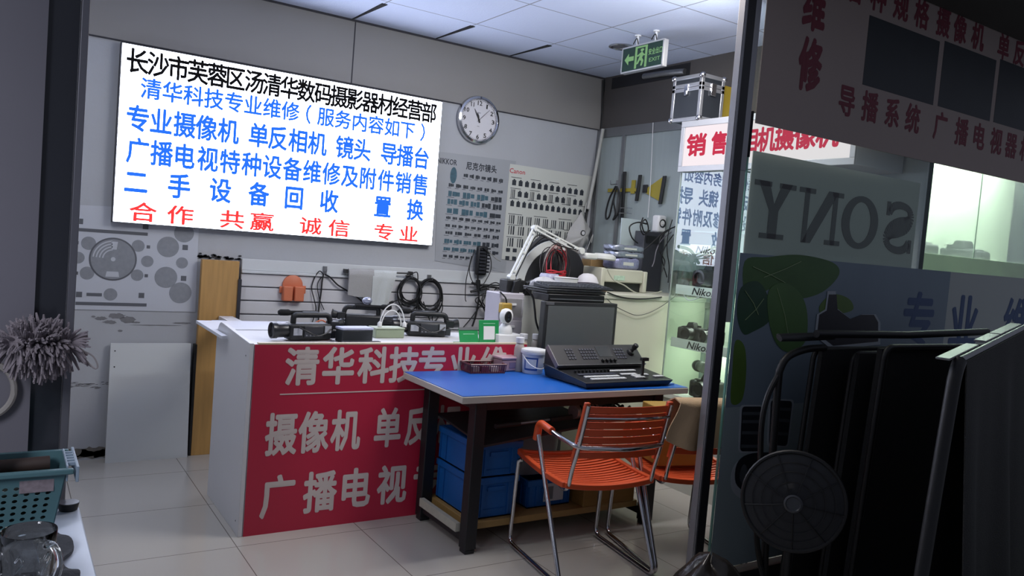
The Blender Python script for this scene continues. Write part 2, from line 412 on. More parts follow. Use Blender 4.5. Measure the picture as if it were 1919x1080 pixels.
letters('printing', mat('pale_print', '77777c', .6), face, [('ONO', 0, .05, .022, .008), ('QUARTZ', 0, -.045, .02, .005)], (cx, fy, cz), X, Z, -Y, .0005, 0, fit=True)
# ---- posters with product pictures
ink = mat('poster_dark_ink', '2b3038', .6, var=.3, scale=90)
teal = mat('poster_teal_ink', '3a5a68', .6, var=.4, scale=60)
def lens_shape(mb, x, z, w, h, y, r):
    n = r.choice((2, 3, 3))
    c = x - w / 2
    for i in range(n):
        ww = w / n * (.78 + .2 * r.random()); hh = h * (.62 + .38 * r.random())
        mb.box(c, c + ww, y - .0012, y, z - hh / 2, z + hh / 2); c += w / n
t = thing('lens_poster', 'tall grey poster with rows of lens pictures, left of the two product posters', 'poster', (2.85, YB, 1.63))
def wallq(pts, y, th, name, m, par):
    q = [P(a, b, y=y) for a, b in pts]
    return MB().prism([(p.x, p.z) for p in q], (0, y, 0), X, Z, th, n=(0, 1, 0)).build(name, m, par)
py = YB - .003
sheet = wallq([(815, 489), (822, 284), (967, 302), (947, 511)], py, .002, 'sheet', mat('grey_poster_paper', '9b9ea3', .45, var=.05, scale=3), t)
letters('title', ink, sheet, [('NIKKOR', 2.612, 1.955, .155, .038)], (0, py, 0), X, Z, -Y, .0006, .02, fit=True)
letters('title', ink, sheet, [(c, 2.79 + i * .052, 1.945, .05, .058) for i, c in enumerate('尼克尔镜头')], (0, py, 0), X, Z, -Y, .0006, .03)
r = random.Random(3); d = MB(); tl = MB()
rows = [(1.875, 7, .030, 0), (1.795, 8, .026, 0), (1.735, 4, .036, 1), (1.68, 5, .036, 1), (1.615, 4, .036, 1), (1.565, 9, .022, 0), (1.51, 9, .022, 0), (1.46, 6, .026, 0), (1.40, 6, .028, 1), (1.345, 7, .024, 1), (1.295, 5, .022, 0)]
for z, n, h, tt in rows:
    d = MB(); tl = MB()
    xa, xb = (2.745, 3.09) if z > 1.84 else (2.63, 3.10)
    if z < 1.32: xb = 2.86
    st = (xb - xa) / n
    for i in range(n):
        lens_shape(tl if (tt and i < n * .6) else d, xa + st * (i + .5), z - .006 * i / n, st * (.82 if tt else .72), h * (1.2 if tt else 1), py, r)
    for i in range(n): d.box(xa + st * i, xa + st * (i + .5), py - .0008, py, z - h / 2 - .009, z - h / 2 - .006)
    d.build('lens_row_print', ink, sheet)
    if tt: tl.build('lens_row_print', teal, sheet)
    else: tl.bm.free()
tl = MB()
tl.prism([(.035 * math.cos(a) * .75, .058 * math.sin(a)) for a in [i * PI / 9 for i in range(18)]], (2.67, py, 1.865), X, Z, .001, n=(0, -1, 0))
tl.build('lens_picture', teal, sheet)
# ---- second poster
t = thing('product_poster', 'white poster with rows of black product pictures and a red title beside the grey poster', 'poster', (3.5, YB, 1.65))
py = YB - .006
sheet = wallq([(940, 486), (956, 307), (1112, 331), (1076, 500)], py, .002, 'sheet', mat('white_poster_paper', 'c3c5bf', .5, var=.04, scale=3), t)
letters('title', mat('red_print', 'b5333f', .5), sheet, [('Canon', 3.20, 1.955, .135, .034)], (0, py, 0), X, Z, -Y, .0006, .012, fit=True)
d = MB(); r = random.Random(9)
for z, n, k in ((1.87, 12, 0), (1.79, 12, 1), (1.715, 13, 0), (1.60, 9, 2), (1.52, 8, 2), (1.43, 8, 2)):
    d = MB(); xa, xb = 3.15, 3.84
    st = (xb - xa) / n
    for i in range(n):
        x = xa + st * (i + .5); zz = z - .012 * i / n
        if k == 0 or (k == 1 and i % 3): d.box(x - st * .3, x + st * .3, py - .001, py, zz - .02, zz + .018).box(x - st * .12, x + st * .12, py - .001, py, zz + .018, zz + .026)
        else:
            for q in range(3): d.box(x - st * .35 + q * st * .22, x - st * .27 + q * st * (.25), py - .001, py, zz - .034, zz + .03)
    for i in range(0, n, 3): d.box(xa + st * i, xa + st * (i + 1.6), py - .0008, py, z + .036, z + .04)
    d.build('product_row_print', ink, sheet)
for z in (1.37, 1.31):
    for x in (3.155, 3.215, 3.29): MB().box(x, x + .035, py - .001, py, z - .014, z + .014).build('product_picture', ink, sheet)
# ---- gear poster on the left
t = thing('test_chart_poster', 'pale poster of grey discs and squares hanging under the left end of the lit sign', 'poster', (.66, YB, 1.14))
py = YB - .004
sheet = wallq([(133, 580), (143, 384), (374, 396), (366, 585)], py, .002, 'sheet', mat('chart_paper', 'b9bcc4', .5, var=.03, scale=3), t)
g1 = mat('chart_grey', '84878d', .6, var=.15, scale=50); g2 = mat('chart_dark', '5a5c62', .6, var=.1)
d = MB(); e = MB()
def disc(mb, px, py_, r, yy=None, n=28):
    p = P(px, py_, y=py); mb.lathe([(r, 0), (r, .001)], (p.x, py if yy is None else yy, p.z), n, (0, -1, 0))
for px, q, r_ in ((166, 456, .037), (259, 461, .034), (315, 463, .06), (146, 483, .033), (163, 512, .036), (276, 490, .033), (257, 516, .033), (341, 493, .033), (311, 520, .062), (338, 549, .062), (345, 437, .055), (207, 552, .035)):
    d = MB(); disc(d, px, q, r_); d.build('grey_disc', g1, sheet)
for px, q in ((347, 464), (150, 415), (144, 455), (278, 463), (143, 512), (274, 517), (344, 522), (148, 552), (265, 554), (273, 425)):
    p = P(px, q, y=py); s_ = .015 if q in (464, 522, 415, 552, 554, 425) else .009
    MB().box(p.x - s_, p.x + s_, py - .001, py, p.z - s_, p.z + s_).build('dark_square', g2, sheet)
for a, b in (((147, 432), (277, 437)), ((141, 574), (275, 566)), ((162, 552), (191, 552))):
    p, q = P(*a, y=py), P(*b, y=py); MB().box(p.x, q.x, py - .001, py, (p.z + q.z) / 2 - .010, (p.z + q.z) / 2 + .008).build('dark_bar', g2, sheet)
p = P(212, 486, y=py)
MB().lathe([(.122, 0), (.122, .001), (.117, .0016)], (p.x, py, p.z), 48, (0, -1, 0)).build('large_disc', g2, sheet)
d = MB().lathe([(.113, .0015), (.113, .0026)], (p.x, py, p.z), 48, (0, -1, 0)); d.build('large_disc_rings', g1, sheet)
e = MB()
for k in range(4):
    rr_ = .105 - k * .016
    for a in range(10):
        a0, a1 = math.radians(95 + a * 8), math.radians(95 + (a + 1) * 8)
        e.prism([(rr_ * math.cos(a0), rr_ * math.sin(a0)), (rr_ * math.cos(a1), rr_ * math.sin(a1)), ((rr_ - .007) * math.cos(a1), (rr_ - .007) * math.sin(a1)), ((rr_ - .007) * math.cos(a0), (rr_ - .007) * math.sin(a0))], (p.x, py - .0026, p.z), X, Z, .0006, n=(0, -1, 0))
e.lathe([(.012, .0026), (.012, .0032)], (p.x, py, p.z), 20, (0, -1, 0))
e.prism([(-.03, -.07), (.03, -.07), (.035, -.1), (-.035, -.1)], (p.x, py - .0026, p.z), X, Z, .0006, n=(0, -1, 0)).prism([(-.01, .055), (.015, .055), (.02, .1), (-.015, .1)], (p.x, py - .0026, p.z), X, Z, .0006, n=(0, -1, 0))
e.build('pale_wedges', mat('chart_pale', 'b4b7be', .6), sheet)
# ---- boards leaning by the wall
board = mat('white_laminate', 'c6c9ca', .45, var=.03, scale=2)
a = [P(211, 645, y=4.93), P(360, 648, y=4.93), P(347, 851, z=.001), P(196, 861, z=.001)]
zt = .672; y0, y1 = 4.90, 4.965
t = MB().hexa([(.548, y0, .0), (.985, y0, .0), (.985, y0 + .016, 0), (.548, y0 + .016, 0), (.552, y1, zt), (.982, y1, zt), (.982, y1 + .016, zt), (.552, y1 + .016, zt)])
o = t.build('laminate_board', board); tag(o, 'plain white laminate board leaning on the wall at the left, standing on the floor', 'board')
hl = MB()
for z in (.63, .54):
    yy = y0 + (y1 - y0) * z / zt; hl.lathe([(.004, 0), (.004, .0012)], (.575, yy, z), 10, (0, -1, .1))
hl.build('screw_hole', black_m, o)
wood = mat('pine_wood', 'b08850', .5, var=.28, scale=5, stretch=(9, 9, .7), bump=.1)
t = thing('pine_panel', 'upright yellow pine panel standing against the wall behind the white flap', 'panel', (1.1, YB, 0))
MB().box(1.01, 1.225, 4.93, 4.975, 0, 1.178).build('board', wood, t, bevel=.002)
MB().box(1.222, 1.242, 4.92, 4.978, .0, 1.07).build('edge_strip', mat('dark_strip', '2a2a30', .5), t)
MB().box(.996, 1.01, 4.93, 4.98, 0, .67).build('side_strip', mat('black_strip', '121214', .5), t)
tt = MB(); rr = random.Random(12)
for i in range(50): blob(tt, 1.0 + .24 * rr.random(), 1.185 + abs(rr.gauss(0, .012)), .012, .006, YB - .005, n=9, seed=200 + i)
tag(tt.build('torn_plaster', mat('torn_edge', '2f2f33', .9)), 'dark torn plaster along the top of the pine panel', 'plaster', kind='stuff')
# ---- slatwall
t = thing('slatwall_panel', 'white grooved slatwall panel fixed along the back wall behind the counter', 'panel', (2.3, YB, .6))
sl = mat('white_slat', 'c8c7ca', .5, var=.05, scale=3)
slx0, slx1 = 1.247, 3.40
s_ = MB()
zc = 1.105; k = 0
while zc > .35:
    s_.box(slx0, slx1, 4.965, 4.985, zc - .078, zc); zc -= .085
s_.build('slats', sl, t, bevel=.004)
MB().box(slx0, slx1, 4.985, 4.995, .3, 1.19).build('backing_board', mat('slat_groove', '9a9aa0', .7), t)
MB().box(slx0, slx1, 4.95, 4.995, 1.108, 1.125).box(slx0, slx1, 4.962, 4.995, 1.125, 1.195).build('top_rail', mat('rail_white', 'c9ccce', .4), t, bevel=.003)
# ---- things hung on the slatwall: all positions on its face plane
SF = 4.955
def W(px, py_, y=SF): return P(px, py_, y=y)
def cable(name, label, pxs, r=.004, y=SF, m=None, cat='cable', group=None, dy=.012, plugs=(), par=None, seed=1):
    rr = random.Random(seed)
    pts = [P(a, b, y=y) + Vector((0, -dy * rr.random(), 0)) for a, b in pxs]
    mb = MB().tube(bez(pts, 7), r, 6)
    if plugs is not None:
        for e, f in ((pts[0], pts[1]), (pts[-1], pts[-2])):
            if e in plugs: pass
    o = mb.build(name, m or cable_m, par)
    if par is None: tag(o, label, cat, group)
    return o
om = mat('orange_plastic', 'c8704e', .5, var=.06)
p = W(548, 541)
t = thing('tape_holder', 'orange plastic holder with a round back stuck to the slatwall', 'holder', (p.x, SF, p.z))
MB().lathe([(.064, 0), (.064, .012), (.05, .02)], (p.x, SF + .009, p.z + .022), 28, (0, -1, 0)).build('round_back', om, t)
MB().box(p.x - .066, p.x - .006, SF - .04, SF + .008, p.z - .078, p.z + .016).box(p.x + .006, p.x + .066, SF - .04, SF + .008, p.z - .078, p.z + .016).box(p.x - .006, p.x + .006, SF - .012, SF + .008, p.z - .078, p.z - .01).build('holder_body', om, t, bevel=.008)
MB().box(p.x - .082, p.x - .06, SF - .006, SF + .008, p.z - .03, p.z + .012).box(p.x + .06, p.x + .085, SF - .006, SF + .008, p.z - .03, p.z + .02).build('ear', om, t, bevel=.004)
# hook with thin cables
p = W(609, 508); t = thing('cable_hook', 'small grey hook on the slatwall holding thin dangling cables', 'hook', (p.x, SF, p.z))
MB().box(p.x - .012, p.x + .012, SF - .004, SF + .01, p.z - .02, p.z + .03).build('plate', steel, t)
MB().tube(bend([(p.x, SF, p.z), (p.x, SF - .03, p.z - .004), (p.x, SF - .034, p.z + .012)], .01), .003).build('prong', steel, t)
g = 'thin cables hanging from the grey hook'
cable('thin_cable', 'thin dark cable with the widest bow to the left under the grey hook', [(605, 515), (598, 508), (590, 520), (584, 540), (588, 562), (591, 580), (586, 600), (581, 612)], .0035, group=g, seed=2)
cable('thin_cable', 'straight black cable dropping from the grey hook to the counter', [(606, 513), (603, 528), (601, 550), (597, 575), (596, 600), (596, 622)], .005, group=g, seed=3)
cable('thin_cable', 'short dark cable ending in small plugs under the grey hook', [(605, 516), (596, 530), (595, 545), (599, 562), (604, 574), (607, 581)], .0028, group=g, seed=4)
cable('thin_cable', 'black cable running right from the grey hook behind the towel', [(608, 514), (618, 520), (632, 534), (648, 544), (666, 555), (680, 567), (690, 573)], .005, group=g, seed=5)
# towels on a rail
p0, p1 = W(652, 508), W(745, 511)
t = thing('towel_rail', 'thin black rail on the slatwall that carries the two cloths', 'rail', (p0.x, SF, p0.z))
MB().tube([p0 + Vector((-.02, -.03, 0)), p1 + Vector((.09, -.03, .0))], .005).build('bar', black_m, t)
MB().box(p0.x - .03, p0.x - .01, SF - .035, SF + .01, p0.z - .012, p0.z + .012).box(p1.x + .08, p1.x + .1, SF - .035, SF + .01, p1.z - .012, p1.z + .012).build('bracket', black_m, t)
def hung_cloth(name, label, tl, tr, bl, br, y, m, th=.006, amp=.008, waves=3, group=None, seed=1, fold=.035):
    """cloth over a rail: front fall down to the lower corners, short fall behind"""
    A, B_, C_, D = (P(*q, y=y) for q in (tl, tr, bl, br)); rr = random.Random(seed); ph = rr.random() * 6
    def fn(u, v):
        if v < .2:                                    # back fall and over the bar
            k = v / .2; top = A.lerp(B_, u); return top + Vector((0, .022 * (1 - k) + .0, -fold * (1 - k) ** 2)) if k < 1 else top
        k = (v - .2) / .8
        p = A.lerp(B_, u).lerp(C_.lerp(D, u), k)
        return p + Vector((0, -.012 * min(1, k * 6) + amp * k ** .5 * math.sin(u * PI * 2 * waves + ph + k), amp * .5 * k * math.sin(u * 9 + ph)))
    o = MB().sheet(fn, 28, 24, th).build(name, m, angle=80)
    return tag(o, label, 'cloth', group)
towel_g = mat('grey_terry', 'a09f9e', .95, bump=.6, bscale=220); towel_w = mat('white_terry', 'bfc3c2', .95, bump=.6, bscale=220)
hung_cloth('hand_towel', 'grey folded hand towel on the rail of the slatwall', (653, 507), (700, 508), (650, 553), (694, 559), SF - .03, towel_g, .012, .004, 1, 'cloths on the slatwall rail', 3)
hung_cloth('cleaning_cloth', 'pale longer cloth hanging beside the grey hand towel', (698, 508), (743, 510), (692, 576), (722, 578), SF - .034, towel_w, .007, .006, 1.5, 'cloths on the slatwall rail', 5)
# coils of cable
def coil(name, label, px, py_, R, n, tails, hook=True, seed=1, rr_=.0042, sq=1.1):
    r = random.Random(seed); c = W(px, py_)
    t = thing(name, label, 'cable', (c.x, SF, c.z), group='black cable coils on the slatwall')
    mb = MB()
    for i in range(n):
        a = R * (.82 + .25 * r.random()); b = a * sq * (.95 + .15 * r.random()); o = Vector((r.gauss(0, .006), -.012 - .03 * r.random(), R - b + r.gauss(0, .006)))
        tl = r.gauss(0, .08)
        mb.tube([c + o + Vector((a * math.cos(q) + tl * a * math.sin(q), -.006 * math.sin(q * 2 + i), b * math.sin(q))) for q in [k * PI / 14 for k in range(28)]], rr_, 6, loop=True)
    mb.build('loops', cable_m, t)
    mb = MB(); pl = MB()
    for tail in tails:
        pts = [W(*q) + Vector((0, -.02 - .01 * r.random(), 0)) for q in tail]
        mb.tube(bez(pts, 6), rr_ * .9, 6)
        d = (pts[-1] - pts[-2]).normalized(); pl.tube([pts[-1], pts[-1] + d * .012, pts[-1] + d * .03], [.008, .009, .006], 8)
    if tails: mb.build('tail', cable_m, t); pl.build('plugs', black_m, t)
    if hook:
        h = c + Vector((0, 0, R + .004))
        MB().box(h.x - .014, h.x + .014, SF - .006, SF + .01, h.z - .012, h.z + .03).tube(bend([h, h + Vector((0, -.05, -.006)), h + Vector((0, -.055, .015))], .012), .0035).build('hook', steel, t)
    return t
coil('cable_coil', 'round coil of black cable on the left hook beside the pale cloth', 765, 543, .085, 8, [[(752, 560), (742, 562), (735, 565)], [(752, 565), (748, 575), (745, 581)], [(770, 560), (764, 574), (758, 572)], [(780, 524), (778, 510), (765, 515)]], seed=11)
coil('cable_coil', 'taller coil of black cables on the right white hook with dangling ends', 802, 550, .095, 9, [[(782, 560), (775, 590), (774, 605)], [(795, 577), (806, 588), (808, 606)], [(815, 575), (818, 590), (812, 606)], [(824, 560), (826, 580), (814, 600)], [(790, 565), (800, 592), (806, 612)]], seed=12, sq=1.2)
# ================================================================== RED COUNTER AND WHAT STANDS ON IT
red_b = mat('red_banner', 'b3213f', .45, var=.08, scale=2)
lam = mat('counter_white', 'd0d0d3', .4, var=.03, scale=2)
CX0, CX1, CY, CZ = .972, 2.44, 3.571, .879
t = thing('counter', 'white shop counter with a red front banner of white Chinese lettering', 'counter', (1.7, 3.85, 0))
MB().box(CX0 + .004, CX1, CY - .004, CY, .0, CZ - .002).build('banner', red_b, t)
MB().box(CX0 + .002, CX1, CY, CY + .02, 0, CZ).build('front_panel', lam, t)
MB().box(CX0 + .02, CX1, CY - .003, CY + .024, CZ - .001, CZ + .006).build('edge_trim', mat('pale_edge_trim', 'c9b99c', .5), t)
yb = 4.20; r_ = .09
pl = [(CY - .002, 0), (yb, 0), (yb, CZ + .03 - r_)] + [(yb - r_ + r_ * math.cos(a), CZ + .03 - r_ + r_ * math.sin(a)) for a in [i * PI / 16 for i in range(1, 9)]] + [(CY - .002, CZ + .004)]
sp = MB().prism(pl, (CX0, 0, 0), Y, Z, .02, n=(-1, 0, 0)).build('side_panel', lam, t, bevel=.002)
q = MB()
for y, z in ((3.62, .06), (4.1, .84), (3.62, .82)): q.lathe([(.004, 0), (.004, .001)], (CX0 - .02, y, z), 10, (-1, 0, 0))
q.build('screw_cap', black_m, sp)
MB().box(CX0, CX1, CY + .02, 4.19, .838, .858).build('worktop', lam, t, bevel=.002)
MB().box(CX1 - .02, CX1, CY + .02, 4.03, 0, .838).build('side_panel', lam, t)
cw = mat('counter_lettering', 'c9bdb8', .5, var=.06)
def cl(text, px, h, off=.03, w=None):
    pts = [P(a, b, y=CY - .005) for a, b in px]; z = sum(p.z for p in pts) / len(pts)
    letters('lettering', cw, t, [(c, p.x, 0, w or h * .9, h) for c, p in zip(text, pts)], (0, CY - .004, z), X, Z, -Y, .0015, off)
a, b = P(566, 696, y=CY), P(700, 692, y=CY); st = (b.x - a.x) / 2
def lst(p0, p1, n, k):          # n columns at the even pitch set by the first and k-th
    return [(p0[0] + (p1[0] - p0[0]) * i / k, p0[1] + (p1[1] - p0[1]) * i / k) for i in range(n)]
cl('清华科技专业维', [(566, 695), (634, 693), (700, 690), (757, 687), (810, 683), (868, 678), (925, 674)], .185, .03, .165)
cl('摄像机单反相', [(527, 818), (588, 814), (648, 810), (727, 802), (783, 798), (838, 794)], .205, .03, .15)
cl('广播电视专', [(520, 936), (600, 925), (668, 917), (735, 908), (800, 899)], .205, .03, .165)
p0, p1 = P(524, 739, y=CY), P(800, 727, y=CY)
MB().box(p0.x, 2.3, CY - .0055, CY - .004, p0.z - .003, p0.z + .002).build('rule_line', cw, t)
# hinged flap
t = thing('counter_flap', 'white hinged flap bridging the counter and the pine panel', 'flap', (1.12, 4.3, .838))
MB().prism([(.918, 3.95), (.946, 3.95), (.946, 4.206), (1.42, 4.206), (1.42, 4.55), (.918, 4.55)], (0, 0, .846), X, Y, .017).build('board', mat('flap_white', 'd4d6df', .35, var=.02), t, bevel=.002)
MB().box(1.12, 1.20, 4.55, 4.92, .80, .845).build('support_rail', lam, t)
for x in (1.0, 1.36): MB().cyl((x, 4.55, .86), (x + .07, 4.55, .86), .006, n=10).build('hinge', steel, t)
# ---- camcorders
CT = .858
def camcorder(name, label, loc, rz, var):
    t = thing(name, label, 'camcorder', loc, rz, 'camcorders on the counter', room=False)
    b = MB().box(-.13, .09, -.045, .045, .004, .085); b.build('body', black_m, t, bevel=.012)
    MB().lathe([(.034, 0), (.036, .05), (.04, .055), (.04, .08), (.034, .082), (.03, .07)], (-.13, 0, .05), 22, (-1, 0, 0)).build('lens_barrel', mat('lens_black', '1b1b1e', .3), t)
    MB().lathe([(.03, .06), (.02, .066), (.001, .068)], (-.13, 0, .05), 20, (-1, 0, 0)).build('front_glass', mat('lens_glass', '20242c', .05, coat=1), t)
    MB().tube(bend([(-.1, 0, .08), (-.1, 0, .125), (.09, 0, .125), (.10, 0, .08)], .02), .014, 10).build('carry_handle', black_m, t)
    mic = MB().tube([(-.12, .02, .135), (.04, .02, .135)], .010, 10); mic.lathe([(.012, 0), (.016, .01), (.016, .05), (.010, .06)], (-.11, .02, .135), 14, (-1, 0, 0)); mic.build('microphone', mat('foam_black', '101012', .9), t)
    MB().box(.09, .135, -.03, .03, .055, .095).lathe([(.022, 0), (.026, .03), (.03, .032)], (.135, 0, .076), 16, (1, 0, .2)).build('viewfinder', black_m, t, bevel=.004)
    s = MB().box(-.06, .04, -.052, -.045, .02, .075); sc_ = s.build('side_screen', mat('grey_side', '35373b', .3), t, bevel=.003)
    k = MB()
    for i in range(5): k.lathe([(.004, 0), (.004, .003)], (-.05 + i * .02, -.052, .03), 8, (0, -1, 0))
    k.build('buttons', steel, sc_)
    MB().box(-.05, .03, -.004, .012, .139, .1405).build('handle_plate', steel, t)
    for xa, xb, za in ((-.115, -.07, .03), (.05, .085, .04)): MB().box(xa, xb, -.047, -.045, za, za + .035).build('side_label', mat('pale_label', 'a9abb2', .5, var=.3, scale=60), t)
    MB().tube(bez([(-.09, -.05, .07), (-.05, -.075, .05), (.0, -.07, .03), (.05, -.06, .04), (.08, -.05, .06)], 5), .004, 6).build('hand_strap', black_m, t)
    MB().box(.09, .12, -.03, .03, .01, .05).build('battery', mat('battery_grey', '2c2e33', .5), t, bevel=.003)
    if var == 1: MB().ball((-.03, 0, .165), .03, 1, .5, .7).cyl((-.03, 0, .13), (-.03, 0, .16), .008).build('lamp_head', mat('silver_head', 'a9adc0', .25, .6), t)
    return t
p = P(572, 640, z=CT); camcorder('camcorder', 'leftmost black camcorder lying on the counter beside the bare flap', (p.x + .045, p.y + .05, CT), .12, 0)
p = P(812, 632, z=CT); camcorder('camcorder', 'rightmost black camcorder on the counter, beside the green payment stands', (p.x - .01, p.y + .04, CT), -.25, 2)
p = P(672, 618, z=CT)
camcorder('camcorder', 'middle black camcorder on the counter with a silver lamp head on its handle', (p.x + .02, p.y + .03, CT), PI - .25, 1)
# odds and ends between the camcorders
def boxthing(name, label, cat, c, size, m, rz=0, bevel=.004, group=None, lidm=None):
    t = thing(name, label, cat, c, rz, group, room=False)
    a, b, h = size
    MB().box(-a / 2, a / 2, -b / 2, b / 2, .0005, h).build('body', m, t, bevel=bevel)
    if lidm: MB().box(-a / 2 - .002, a / 2 + .002, -b / 2 - .002, b / 2 + .002, h, h + .012).build('lid', lidm, t, bevel=.003)
    return t
p = P(647, 641, z=CT)
boxthing('recorder_box', 'black recorder with a pale top on the counter between two camcorders', 'recorder', (p.x + .045, p.y + .0, CT), (.17, .08, .065), mat('rec_dark', '23272b', .4), .1, lidm=mat('pale_lid', 'b9bdd6', .3))
p = P(690, 644, z=CT)
boxthing('black_tray', 'flat black recorder lying at the front edge of the counter', 'recorder', (p.x - .06, p.y - .055, CT), (.20, .03, .02), black_m)
p = P(605, 636, z=CT)
t = thing('red_pouch', 'small red and orange pouch on the counter behind the left camcorder', 'pouch', (p.x + .02, p.y + .11, CT), .2, room=False)
MB().sheet(lambda u, v: (.06 * math.cos(u * 2 * PI) * (1 - .3 * v), .025 * math.sin(u * 2 * PI) * (1 - .7 * v), .001 + .07 * v), 16, 5).build('body', mat('red_cloth', 'a5402e', .8), t)
MB().tube(bez([(-.04, 0, .065), (0, -.01, .085), (.04, 0, .065)]), .004).build('loop', om, t)
p = P(735, 636, z=CT)
t = thing('green_box', 'low greenish plastic box on the counter with pale cords looping over it', 'box', (p.x, p.y + .08, CT), .05, room=False)
gb = mat('pale_green_plastic', '8f9a80', .4)
MB().box(-.085, .085, -.045, .045, .0005, .048).build('body', gb, t, bevel=.004)
MB().box(-.088, .088, -.048, .048, .048, .056).build('lid', mat('pale_green_lid', 'a5ad98', .4), t, bevel=.003)
t = thing('white_headband', 'thin white arched headband standing on the greenish box', 'headband', (p.x + .03, p.y + .08, CT + .056), .05, room=False)
for i, (a, h) in enumerate(((.075, .12), (.06, .085))):
    MB().tube([(-a * math.cos(k * PI / 16), .01 * i, .004 + h * math.sin(k * PI / 16)) for k in range(17)], .0035).build('band', white_p, t)
MB().lathe([(.001, 0), (.012, .001), (.012, .02), (.004, .03)], (-.075, 0, .0), 12).lathe([(.001, 0), (.012, .001), (.012, .02), (.004, .03)], (.075, 0, 0), 12).build('tip', white_p, t)
def messy(name, label, pxs, plane, r=.0035, m=None, cat='cable', group=None, wob=.0, seed=1):
    rr = random.Random(seed)
    pts = [P(a, b, **plane) + Vector((rr.gauss(0, wob), rr.gauss(0, wob), 0)) for a, b in pxs]
    return tag(MB().tube(bez(pts, 6), r, 6).build(name, m or cable_m), label, cat, group)
c = P(634, 628, z=CT)
t = thing('tangled_cable', 'grey tangled cable bundle lying between the left and middle camcorders', 'cable', (c.x, c.y, CT))
rr = random.Random(5)
for i in range(6):
    o = Vector((c.x - .03 + rr.gauss(0, .012), c.y - .04 + rr.gauss(0, .01), CT + .05)); ph = rr.random() * 6; e = .6 + rr.random() * .5
    MB().tube([o + Vector((.05 * e * math.cos(q + ph), .02 * math.sin(q * 2), .042 * math.sin(q) * e)) for q in [k * PI / 10 for k in range(20)]], .003, 6, loop=True).build('loop', mat('grey_cable', '6b6770', .5) if i % 2 else cable_m, t)
# ---- payment stands, security camera, boxes at the counter's right end
green = mat('payment_green', '1f8a4c', .4, var=.05)
def paystand(name, label, pxl, pxr, ptop, pbot, y, tilt, code=True):
    a, b, c, d = P(pxl, pbot, y=y), P(pxr, pbot, y=y), P(pxl, ptop, y=y), None
    wd = b.x - a.x; hh = c.z - CT; cx_ = (a.x + b.x) / 2
    t = thing(name, label, 'sign stand', (cx_, y, CT), .08, room=False, group='green payment stands')
    M = Matrix.Rotation(-tilt, 4, 'X')
    MB().box(-wd / 2, wd / 2, 0, .005, .001, hh, M).build('board', green, t, bevel=.002)
    MB().box(-wd / 2, wd / 2, .0, .07, .0005, .005).build('foot', green, t)
    return t, wd, hh, M
t, wd, hh, M = paystand('payment_stand', 'taller green payment stand with a white square panel on the counter', 897, 936, 600, 641, 3.72, .12)
MB().box(-wd * .28, wd * .28, -.0015, 0, hh * .18, hh * .74, M).build('white_panel', white_p, t)
MB().box(-wd * .3, wd * .3, -.001, 0, hh * .84, hh * .87, M).build('caption', mat('pale_green_print', '8fc9a6', .5), t)
t, wd, hh, M = paystand('payment_stand', 'lower green payment stand half hidden at the left of the taller one', 862, 899, 614, 641, 3.70, .3)
MB().box(-wd * .5, wd * .5, -.003, 0, hh * .86, hh * 1.02, M).build('grey_strip', steel, t)
MB().box(-wd * .3, wd * .3, -.001, 0, hh * .6, hh * .64, M).build('caption', mat('pale_green_print', '8fc9a6', .5), t)
p = P(890, 640, z=CT)
t = boxthing('small_card', 'small white printed card lying against the lower green payment stand', 'card', (p.x + .01, p.y - .02, CT), (.07, .03, .022), mat('white_card', 'c9cfc8', .5))
p0, p1 = P(937, 641, y=3.70), P(974, 641, y=3.70)
wb = boxthing('white_junction_box', 'long white junction box on the counter under the security camera', 'box', ((p0.x + p1.x) / 2 + .0, 3.74, CT), (p1.x - p0.x + .03, .10, .055), white_p)
t = thing('security_camera', 'white ball security camera with a black oval face on the white box', 'camera', (2.405, 3.745, CT + .055), -.1, room=False)
MB().lathe([(.001, 0), (.038, 0), (.04, .012), (.036, .035), (.022, .055), (.014, .06), (.001, .061)], (0, 0, .0005), 26).build('base', white_p, t)
MB().lathe([(.001, -.04), (.022, -.036), (.036, -.018), (.039, 0), (.037, .018), (.028, .038), (.012, .046), (.001, .047)], (0, 0, .095), 26).build('head', white_p, t)
f = MB()
f.prism([(.021 * math.cos(a), .033 * math.sin(a)) for a in [i * PI / 12 for i in range(24)]], (-.006, -.030, .098), X, Z, .012, n=(0, -1, 0)); f = f.build('face', black_m, t, bevel=.003)
MB().lathe([(.008, 0), (.009, .003), (.005, .004)], (-.006, -.042, .104), 14, (0, -1, 0)).lathe([(.006, 0), (.006, .002)], (-.006, -.042, .084), 12, (0, -1, 0)).build('lens', mat('lens_glass', '20242c', .05, coat=1), f)
# storage unit with clear drawers standing at the end of the counter
p0, p1 = P(958, 640, y=3.86), P(1000, 640, y=3.86)
ux0, ux1, uz = 2.45, 2.62, 1.13
t = thing('drawer_unit', 'pale plastic drawer unit with smoky clear doors behind the security camera', 'drawer unit', ((ux0 + ux1) / 2, 3.98, 0))
pp = mat('pale_plastic', 'b3afb8', .35, var=.1); smoky = glass('clear_plastic', (.86, .86, .88), 1.45, .08, haze=.22)
MB().box(ux0, ux1, 3.90, 4.06, .0, uz).build('body', pp, t, bevel=.006)
for i, z in enumerate((.90, 1.03)):
    dd = MB().box(ux0 + .01, ux1 - .01, 3.886, 3.90, z - .04, z + .07).build('drawer', smoky if i else pp, t, bevel=.003)
    MB().box((ux0 + ux1) / 2 - .02, (ux0 + ux1) / 2 + .02, 3.878, 3.886, z + .03, z + .042).build('handle', white_p, dd)
p = P(950, 578, y=3.86)
t = thing('yellow_adapter', 'yellow power adapter block hanging above the white security camera', 'adapter', (p.x, 3.86, p.z))
MB().box(p.x - .035, p.x + .035, 3.855, 3.9, p.z - .03, p.z + .03).build('body', mat('yellow_plastic', 'a88a3c', .5, var=.1), t, bevel=.008)
